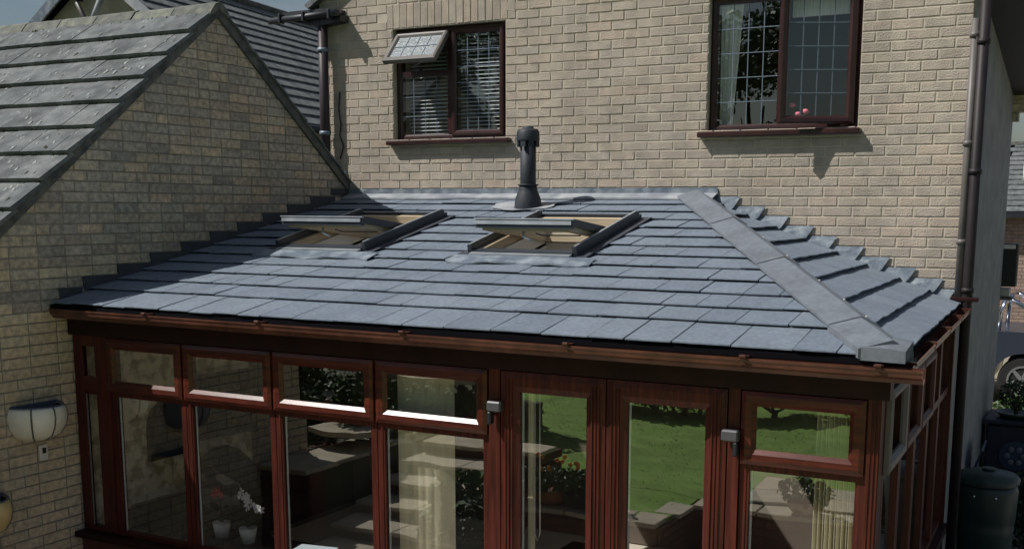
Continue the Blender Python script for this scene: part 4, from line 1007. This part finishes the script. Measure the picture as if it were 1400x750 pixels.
mb = MB(); leaves(mb, (6.07, 1.8, -2.80), (.26, .26, .38), 1600, .05, rg); mb.build('foliage', 'leafd', bs)
# small plants beyond the cabinet
for i, (x, y, r_s, mm, lab) in enumerate([(5.72, 8.6, .35, 'leafl', 'bright green low plant beside the rear wheel of the pickup'), (5.42, 8.4, .3, 'leaf', 'mid green low plant left of the bright green one near the pickup')]):
    p = thing('border_plant', (x, y, -3.2), lab, 'plant'); mb = MB(); leaves(mb, (x, y, -3.0), (r_s, r_s, .22), 500, .07, rg); mb.build('foliage', mm, p)
    MB().tube([(x, y, -3.2), (x, y, -2.95)], .01, 6).build('stem', 'bark', p)
# wall lantern / meter on the far corner
wl = thing('wall_box', (5.57, 3.42, -1.0), 'black box fixed on a bracket at the far corner of the house side wall', 'wall box')
MB().bbox(5.50, 5.69, 3.42, 3.56, -.93, -.50, .01).build('case', 'black', wl); MB().bbox(5.49, 5.64, 3.405, 3.56, -1.03, -.945, .006).build('bracket', 'steel', wl)
MB().bbox(5.46, 5.67, 3.40, 3.57, -1.062, -1.035, .004).build('tray', 'drain', wl)
MB().bbox(5.52, 5.665, 3.405, 3.419, -.55, -.51, .003).build('face_plate', 'white', wl)

# pickup truck
tk = thing('pickup_truck', (4.3, 10.8, -3.2), 'dark navy pickup truck with a chrome roll bar parked beyond the house corner', 'pickup truck')
ty = 10.1; tw = 1.75
def side(pts, y0, y1): return MB().prism([(x, y0, z) for x, z in pts], (0, y1-y0, 0))
wc = [(5.36, -2.82), (2.30, -2.82)]
body = [(1.35, -2.80), (1.50, -2.55)]
def arch(c, r=.46, n=10): return [(c[0]-r*math.cos(math.pi*k/n), c[1]-.02+r*math.sin(math.pi*k/n)) for k in range(n+1)]
prof = [(1.25, -2.78)]+arch(wc[1])+arch(wc[0])+[(6.35, -2.78), (6.35, -2.05), (4.35, -2.05), (4.35, -2.02), (2.6, -2.02), (1.3, -2.15)]
side(prof, ty, ty+tw).build('body', 'truck', tk)
cab = [(2.5, -2.018), (4.34, -2.018), (4.15, -1.45), (3.05, -1.42)]
side(cab, ty+.10, ty+tw-.10).build('cab', 'truck', tk)
side([(2.85, -1.97), (4.22, -1.97), (4.08, -1.52), (3.15, -1.50)], ty+.085, ty+.099).build('side_window', 'tv', tk)
for yy in (ty-.012, ty+tw+.0): 
    for c in wc:
        A = arch(c, .52); B = arch(c, .455); mb = MB(); mb.prism([(x, yy, z) for x, z in A]+[(x, yy, z) for x, z in B[::-1]], (0, .012, 0)); mb.build('wheel_arch', 'truck', tk)
for c in wc:
    for yy, s_ in ((ty+.02, -1), (ty+tw-.24, 1)):
        mb = MB(); ang = [2*math.pi*k/28 for k in range(28)]
        mb.tube([(c[0], yy, c[1]), (c[0], yy+.02, c[1]), (c[0], yy+.20, c[1]), (c[0], yy+.22, c[1])], [.345, .375, .375, .345], 28); wh = mb.build('wheel', 'rubber', tk)
        yo = yy-.004 if s_ < 0 else yy+.224
        mb = MB()
        for k in range(24):
            a, b = 2*math.pi*k/24, 2*math.pi*(k+1)/24
            mb.prism([(c[0]+.235*math.cos(a), yo, c[1]+.235*math.sin(a)), (c[0]+.235*math.cos(b), yo, c[1]+.235*math.sin(b)), (c[0]+.205*math.cos(b), yo, c[1]+.205*math.sin(b)), (c[0]+.205*math.cos(a), yo, c[1]+.205*math.sin(a))], (0, s_*.012, 0))
        mb.build('rim', 'rimm', wh)
        for k in range(6):
            a = k*math.pi/3+.2; d = Vector((math.cos(a), 0, math.sin(a))); n_ = Vector((-math.sin(a), 0, math.cos(a))); cc = Vector((c[0], yo, c[1]))
            mb = MB(); mb.prism([cc+d*.03+n_*.035, cc+d*.03-n_*.035, cc+d*.21-n_*.022, cc+d*.21+n_*.022], (0, s_*.010, 0)); mb.build('spoke', 'rimm', wh)
        mb = MB(); mb.tube([(c[0], yo, c[1]), (c[0], yo+s_*.018, c[1])], .05, 12); mb.build('hub', 'rimm', wh)
for yy in (ty+.14, ty+tw-.14):
    mb = MB(); mb.tube([(4.95, yy, -2.06), (4.97, yy, -1.75), (5.02, yy, -1.56), (5.12, yy, -1.545), (5.3, yy, -1.66), (5.95, yy, -2.02)], .035, 10); rb = mb.build('roll_bar', 'chrome', tk)
mb = MB(); mb.tube([(5.06, ty+.14, -1.54), (5.06, ty+tw-.14, -1.54)], .035, 10); mb.build('roll_bar', 'chrome', tk)
MB().bbox(6.352, 6.45, ty+.05, ty+tw-.05, -2.75, -2.60, .02).build('bumper', 'chrome', tk)
for yy in (ty+.0, ty+tw-.14): MB().bbox(6.351, 6.37, yy, yy+.14, -2.45, -2.12, .01).build('tail_light', 'red', tk)

# neighbour's low house far right
nh = thing('neighbour_bungalow', (7.5, 18, -3.2), 'pinkish brick bungalow with a grey tiled roof seen past the right side wall', 'house')
mb = MB(); mb.box(3.0, 14, 16.0, 16.25, -3.2, -.12); nw = mb.build('wall', 'rmortar', nh)
bm = MB(); rg = random.Random(9)
for i in range(41):
    z0 = -3.19+i*C
    x = 3.9+(L/2 if i % 2 else 0)
    while x < 5.9: bm.box(x+.005, x+L-.005, 15.992, 16.01, z0, z0+.065); x += L
bm.build('brick', 'pinkw', nw, kind='stuff')
MB().box(3.0, 3.25, 16.26, 23.6, -3.2, -.12).build('side_wall', 'pinkw', nh)
nr = MB().prism([(2.8, 15.75, -.20), (2.8, 20, 1.36), (2.8, 24.2, -.20), (2.8, 24.2, -.26), (2.8, 20, 1.29), (2.8, 15.75, -.26)], (11.4, 0, 0)).build('roof', 'under', nh)
tv_ = MB(); k2 = 1.56/4.25
for j in range(14):
    ya, yb = 15.74+.31*j, 15.74+.31*(j+1)+.03
    x = 4.0+(.165 if j % 2 else 0)
    while x < 6.2:
        mb = MB(); za, zb = -.20+k2*(ya-15.75), -.20+k2*(yb-15.75)
        mb.prism([(x, ya, za+.045), (x+.325, ya, za+.045), (x+.325, yb, zb+.012), (x, yb, zb+.012)], (0, 0, -.018)); tl = mb.build('roof_tile', 'otile', nr); x += .33
MB().box(2.8, 14.2, 19.9, 20.1, 1.36, 1.44).build('ridge', 'ridge', nr)
MB().box(2.9, 14, 15.60, 15.74, -.30, -.19).build('gutter', 'black', nh)
mb = MB(); mb.tube([(4.75, 15.5, .35), (4.75, 15.5, .75)], .02, 6); mb.build('vent_stack', 'white', nh)
MB().box(3.2, 8, 12.9, 13.1, -3.2, -2.25).box(3.2, 8, 12.85, 13.15, -2.249, -2.19).build('garden_wall', 'slab', None, label='low pale stone wall behind the navy pickup truck', category='wall')

# neighbour's house far left
R0 = Vector((-12.58, 11.934, 4.65)); dd_ = Vector((-.155, .988, 0)).normalized(); ee = Vector((.988, .155, 0)).normalized()
def NL(t, a, z): return Vector((R0.x, R0.y, 0))+dd_*t+ee*a+Vector((0, 0, z))
hl = thing('neighbour_house', tuple(NL(2, 0, -3.2)), 'neighbouring house beyond the garage, cream gable and dark tiled roof', 'house')
kk = .8; E_ = 3.9
def nz(a): return 4.65-kk*abs(a)
t0, t1 = -4.4, 9
g = MB(); g.prism([NL(t0, -E_+.2, -3.2), NL(t0, E_-.2, -3.2), NL(t0, E_-.2, nz(E_-.2)-.1), NL(t0, 0, 4.5), NL(t0, -E_+.2, nz(E_-.2)-.1)], dd_*.25); g.build('gable_wall', 'cream', hl)
g = MB(); g.prism([NL(t0+.26, E_-.25, -3.2), NL(t1, E_-.25, -3.2), NL(t1, E_-.25, nz(E_-.3)-.08), NL(t0+.26, E_-.25, nz(E_-.3)-.08)], ee*-.2); g.build('side_wall', 'tanw', hl)
g = MB(); g.prism([NL(t0-.25, -E_-.1, nz(E_+.1)), NL(t0-.25, 0, 4.65), NL(t0-.25, E_+.1, nz(E_+.1)), NL(t0-.25, E_+.1, nz(E_+.1)-.07), NL(t0-.25, 0, 4.56), NL(t0-.25, -E_-.1, nz(E_+.1)-.07)], dd_*(t1-t0+.25)); rl = g.build('roof', 'under', hl)
for s_ in (-1, 1):
    g = MB(); g.prism([NL(t0-.31, s_*(E_+.12), nz(E_+.12)-.20), NL(t0-.31, 0, 4.65-.20), NL(t0-.31, 0, 4.70), NL(t0-.31, s_*(E_+.12), nz(E_+.12)+.05)], dd_*.05); g.build('bargeboard', 'lead' if s_ < 0 else 'leadpale', hl)
# timber strut and aerial bracket on the gable
MB().tube([NL(t0-.1, -.6, 4.1), NL(t0-.35, .0, 3.3)], .05, 8).build('gable_strut', 'drain', hl); MB().tube([NL(t0-.1, .35, 4.3), NL(t0-.35, .02, 3.3)], .06, 8).build('gable_strut', 'leadpale', hl)
MB().tube([NL(t0-.1, -.35, 3.9), NL(t0-.4, -.35, 3.9)], .05, 8).build('gable_fitting', 'black', hl)
nrow = 15; ex = (E_+.1)/nrow
base_t = {}
for j in range(nrow):
    a0 = (E_+.12)-ex*j; a1 = a0-ex-.03
    tt = t0-.28+(.17 if j % 2 else 0); cnt = 0; rr_ = MB()
    while tt < t1-.2:
        P4 = [NL(tt, a0, nz(a0)+.075), NL(tt+.335, a0, nz(a0)+.075), NL(tt+.335, max(a1, .02), nz(max(a1, .02))+.03), NL(tt, max(a1, .02), nz(max(a1, .02))+.03)]
        mb = MB() if cnt < 19 else rr_
        mb.prism(P4, (0, 0, -.022))
        if cnt < 19: mb.build('roof_tile', 'otile', rl, at=P4[0])
        cnt += 1; tt += .34
    rr_.build('roof_tile', 'otile', rl, kind='stuff')
g = MB(); g.tube([NL(t0-.3, 0, 4.70), NL(t1, 0, 4.70)], .10, 10); g.build('ridge', 'verge', rl)
g = MB(); g.tube([NL(t0-.25, E_+.2, nz(E_+.1)-.06), NL(t1, E_+.2, nz(E_+.1)-.06)], .075, 10); g.build('gutter', 'black', hl)

# ------------------------------------------------------------ garden seen in the reflections
G = -2.75
struct('lawn', MB().box(-1.2, 30, -14.5, -7.08, -3.19, G).box(1.3, 3.37, -7.07, -6.31, -3.19, G), 'grass')
gp = struct('garden_path', MB().box(3.75, 30, -7.9, -7.09, G+.002, G+.012), 'rmortar')
for i in range(6):
    for j in range(2): MB().bbox(3.76+.62*i, 3.76+.62*i+.61, -7.89+.4*j, -7.89+.4*j+.39, G+.013, G+.035, .005).build('paving_slab', 'slab', gp)
struct('meadow', MB().box(-60, 60, -140, -14.6, -3.19, G-.01), 'grass')
gr = MB(); rg = random.Random(4)
for _ in range(3500):
    x, y = rg.uniform(-1.2, 5.5), rg.uniform(-11.4, -6.4)
    if y > -7.12 and not 1.35 < x < 3.3: continue
    h = rg.uniform(.008, .018); a = rg.uniform(0, 3.14)
    gr.add([(x-.006*math.cos(a), y-.006*math.sin(a), G), (x+.006*math.cos(a), y+.006*math.sin(a), G), (x+rg.uniform(-.015, .015), y+rg.uniform(-.015, .015), G+h)], [(0, 1, 2)])
gr.build('lawn_grass', 'grass', None, kind='stuff', label='short mown grass of the garden lawn', category='grass')
# retaining wall with slab coping, east part
def brick_wall_run(x0, x1, y, z0, z1, label, dep=.44):
    rw_ = thing('retaining_wall', ((x0+x1)/2, y, z0), label, 'wall')
    core = MB().box(x0, x1, y-.20, y-.012, z0, z1).build('core', 'rbrick', rw_)
    st = MB(); z = z0+.01; i = 0
    while z+.065 <= z1:
        x = x0-(L/2 if i % 2 else 0)
        while x < x1:
            a, b = max(x+.005, x0), min(x+L-.005, x1)
            if b-a > .03: st.box(a, b, y-.03, y+rg.uniform(-.001, .001), z, z+.065)
            x += L
        z += C; i += 1
    st.build('brick', 'rbrick', core, kind='stuff')
    x = x0
    while x < x1-.05:
        b = min(x+.59, x1); MB().bbox(x+.004, b-.004, y-dep, y+.03, z1+.002, z1+.045, .006).build('coping_slab', 'slab', rw_); x += .6
    return rw_
brick_wall_run(3.40, 9.0, -6.85, -3.2, -2.79, 'low red brick retaining wall with pale coping at the right, in front of the garden path', dep=.24)
brick_wall_run(1.3, 3.37, -6.1, -3.2, -2.79, 'low red brick retaining wall carrying the terracotta pots in front of the lawn', dep=.30)
rt_ = thing('retaining_wall', (3.39, -6.5, -3.2), 'short return wall joining the two low brick retaining walls in front of the lawn', 'wall')
MB().box(3.372, 3.398, -6.83, -6.12, -3.2, -2.79).build('core', 'rbrick', rt_)
st = MB(); z = -3.19; i = 0
while z+.065 <= -2.79:
    y = -6.83-(L/2 if i % 2 else 0)
    while y < -6.14:
        a, b = max(y+.005, -6.83), min(y+L-.005, -6.13)
        if b-a > .03: st.box(3.399, 3.412, a, b, z, z+.065)
        y += L
    z += C; i += 1
st.build('brick', 'rbrick', rt_, kind='stuff')
MB().bbox(3.20, 3.43, -6.80, -6.45, -2.788, -2.745, .006).build('coping_slab', 'slab', rt_)
brick_wall_run(.02, .55, -5.05, -3.2, -2.45, 'taller red brick terrace wall with pale coping on the left of the garden steps')
terr = struct('terrace', MB().box(.02, .51, -5.9, -5.3, -3.19, -2.46).box(-6, .51, -9.5, -5.9, -3.19, -2.46), 'earth')
for j in range(2): MB().bbox(.03, .50, -5.50-.5*(j+1)+.005, -5.50-.5*j-.005, -2.458, -2.42, .005).build('paving_slab', 'slab', terr)
# paving slabs on the patio between house and wall
pv = MB(); 
sx = 0
for i in range(13):
    for j in range(5):
        x, y = -.6+.6*i, -3.9-.6*j
        MB().bbox(x+.005, x+.595, y-.595, y-.005, -3.196, -3.165+rg.uniform(0, .003), .005).build('paving_slab', 'patio', bpy.data.objects['ground'])
# steps
st_ = thing('garden_steps', (1.2, -5.4, -3.2), 'flight of pale stone steps climbing beside the brick terrace', 'steps')
for i in range(6):
    z = -3.05+.12*i; y = -4.95-.36*i
    MB().box(.60, 1.9, y-2.3+.36*i+.02, y-.02, -3.19 if i == 0 else z-.12+.003, z-.04).build('riser', 'rbrick', st_)
    for q in range(2): MB().bbox(.58+.67*q, .58+.67*q+.66, y-.37, y+.02, z-.038, z, .005).build('tread', 'slab', st_)
for i, (x, y, z, w_, d_, lab) in enumerate([(.15, -6.1, -2.30, .9, .6, 'pale flat stone on the terrace nearest the steps'), (-.5, -6.9, -2.15, 1.1, .6, 'pale flat stone behind the first terrace stone'), (.1, -7.7, -2.0, 1.2, .5, 'pale flat stone at the back of the terrace')]):
    pts = []
    for k in range(7):
        a = 2*math.pi*k/7; q = rg.uniform(.8, 1.1); pts.append((x+w_/2*q*math.cos(a), y+d_/2*q*math.sin(a), z-.04))
    MB().prism([(p[0], p[1], -2.45) for p in pts], (0, 0, z+.41+.0)).build('rock_base', 'rbrick', t := thing('rockery_stone', (x, y, -2.45), lab, 'stone'))
    MB().prism([(p[0], p[1], z+.0) for p in pts], (0, 0, .05)).build('cap', 'slab', t)
# plants on terrace and border
def bush(name, x, y, z, rad, n, size, m, label, cat='shrub', group=None, trunk=.4):
    o = thing(name, (x, y, z), label, cat, group)
    mb = MB(); mb.tube([(x, y, z), (x+.02, y, z+trunk)], [max(.012, rad[0]*.06), max(.006, rad[0]*.03)], 7)
    for k in range(4): mb.tube([(x, y, z+trunk*.5), (x+rg.uniform(-.6, .6)*rad[0], y+rg.uniform(-.6, .6)*rad[1], z+trunk+rad[2]*.6)], rad[0]*.02+.004, 5)
    mb.build('trunk', 'bark', o)
    mb = MB()
    for k in range(6):
        c = (x+rg.uniform(-.5, .5)*rad[0], y+rg.uniform(-.5, .5)*rad[1], z+trunk+rad[2]*rg.uniform(.4, 1.2)); leaves(mb, c, [q*rg.uniform(.45, .7) for q in rad], n//6, size, rg)
    mb.build('crown', m, o); return o
bush('shrub', -.75, -6.25, -2.45, (.42, .30, .28), 1400, .08, 'leaf', 'leafy shrub at the end of the garage gable on the terrace', trunk=.05)
bush('shrub', -1.9, -6.4, -2.45, (.5, .30, .35), 1500, .08, 'leafd', 'dark shrub behind the garage end, left of the leafy one', trunk=.05)
bush('shrub', .25, -6.35, -2.45, (.35, .3, .3), 1000, .08, 'leaf', 'small mid green shrub at the corner of the terrace by the steps', trunk=.1)
bush('shrub', -.9, -6.2, -2.45, (.45, .3, .3), 1200, .08, 'leafl', 'small bright shrub left of the corner shrub on the terrace', trunk=.1)
bush('shrub', -1.3, -7.2, -2.45, (.7, .6, .5), 1500, .10, 'leafl', 'yellow green shrub on the terrace left of the garden steps')
bush('shrub', -.2, -8.3, -2.45, (.6, .5, .6), 1500, .10, 'leaf', 'mid green shrub behind the terrace stones')
bush('shrub', -2.9, -7.0, -2.45, (.6, .6, .6), 1200, .09, 'leafd', 'dark shrub at the far left end of the terrace')
bush('shrub', 1.75, -5.55, -3.17, (.40, .35, .38), 1300, .09, 'leaf', 'leafy shrub in front of the retaining wall by the steps', trunk=.15)
bush('shrub', 2.2, -5.35, -3.17, (.3, .3, .3), 1000, .08, 'leafd', 'dark leafy shrub on the patio right of the steps', trunk=.12)
for i, (x, y, m, h, lab) in enumerate([(-3.6, -7.9, 'leafd', .9, 'tall dark bush at the left end of the bank behind the terrace'), (-2.5, -8.3, 'leaf', 1.0, 'tall mid green bush second from the left on the terrace bank'), (-1.4, -8.8, 'leafd', .9, 'tall dark bush in the middle of the terrace bank'), (-.5, -9.3, 'leaf', .8, 'mid green bush right of the middle on the terrace bank'), (.3, -9.2, 'leafd', .7, 'dark bush at the right end of the terrace bank')]):
    bush('terrace_bush', x, y, -2.46, (.8, .6, h), 1600, .12, m, lab, 'shrub', 'tall bushes on the bank behind the terrace')
gc = MB(); leaves(gc, (-2.5, -7.7, -2.38), (2.9, 1.5, .12), 9500, .09, rg, 'box'); gc.build('ground_cover', 'leaf', None, kind='stuff', label='low leafy ground cover spread over the terrace bed', category='ground cover')
bord = [(-.6, -10.7, 'leafl', 'border shrub with pale twiggy leaves at the left end of the lawn'), (.7, -11.0, 'leaf', 'second border shrub from the left behind the lawn'), (1.8, -10.9, 'leafl', 'yellow green border shrub behind the middle of the lawn'), (2.9, -11.2, 'leafl', 'bright border shrub right of the middle of the lawn'), (4.0, -11.6, 'leafd', 'dark border shrub at the right end of the lawn'), (-2.1, -10.0, 'leafd', 'dark border shrub beyond the left edge of the lawn')]
for x, y, m, lab in bord: bush('border_shrub', x, y, G, (.75, .5, .45), 2200, .10, m, lab, 'shrub', 'shrubs in the border behind the lawn', trunk=.1)
tr_ = [(-17, -21, 3.6, 8.0, 'leafd', 'dark broad tree at the far left end of the tree row'), (-12.5, -22, 3.5, 8.2, 'leaf', 'mid green tree second from the left in the tree row'), (-8, -24, 3.4, 8.0, 'leafd', 'dark tree third from the left in the tree row'), (-4.5, -27, 3.2, 8.8, 'leaf', 'mid green tree fourth from the left, set back in the row'), (-1, -25, 3.0, 8.2, 'leafd', 'dark tree in the very middle of the tree row'),
 (2.5, -28, 3.2, 8.8, 'leaf', 'mid green tree just right of the middle of the row'), (6, -26, 3.0, 8.2, 'leafd', 'dark tree third from the right in the tree row'), (9.8, -27, 3.2, 8.5, 'leaf', 'mid green tree second from the right in the tree row'), (13.5, -25, 3.4, 8.2, 'leafd', 'dark tree at the far right end of the tree row')]
for i, (x, y, r, h, m, lab) in enumerate(tr_):
    o = thing('garden_tree', (x, y, G), lab, 'tree', 'trees beyond the garden')
    mb = MB(); mb.tube([(x, y, G), (x+.1, y, G+h*.35), (x-.1, y, G+h*.7)], [.22, .16, .07], 9)
    for k in range(6):
        a = k*1.05; mb.tube([(x, y, G+h*.35), (x+r*.6*math.cos(a), y+r*.6*math.sin(a), G+h*.65)], [.07, .03], 6)
    mb.build('trunk', 'bark', o)
    mb = MB()
    for k in range(16):
        a = rg.uniform(0, 6.28); q = rg.uniform(.1, .75)*r; c = (x+q*math.cos(a), y+q*math.sin(a), G+h*rg.uniform(.25, .95)); s_ = r*rg.uniform(.30, .48)
        leaves(mb, c, (s_, s_, s_*.8), 520, .24, rg)
    mb.build('crown', m, o)
# potted plants on the coping
def pot(x, y, z, m, pm, label, flowers=None):
    o = thing('potted_plant', (x, y, z), label, 'potted plant')
    mb = MB(); mb.lathe([(0, 0), (.10, 0), (.15, .06), (.16, .11), (.175, .12), (.16, .13), (.14, .11), (0, .10)], (x, y, z+.001), 18); mb.build('pot', m, o)
    mb = MB(); leaves(mb, (x, y, z+.20), (.24, .20, .12), 480, .06, rg); mb.build('foliage', pm, o)
    if flowers:
        for k in range(6): MB().blob((x+rg.uniform(-.12, .12), y+.1+rg.uniform(-.05, .08), z+.36+rg.uniform(-.04, .1)), .022, 6).build('flower', flowers, o)
CZ = -2.744
pot(2.30, -6.26, CZ, 'terra', 'leaf', 'terracotta pot of orange flowers on the low coping', 'petalo')
pot(1.95, -6.24, CZ, 'terra', 'leafd', 'terracotta pot of dark leaves left of the orange flowers')
pot(2.78, -6.24, CZ, 'butt', 'leafd', 'dark green pot of leaves right of the orange flowers')
pot(2.55, -6.28, CZ, 'butt', 'leaf', 'green pot with yellow flowers on the coping', 'petalo')
pot(4.38, -6.93, CZ, 'terrac', 'leaf', 'swirl patterned urn with spiky leaves on the coping at the right')
bpy.context.view_layer.update()
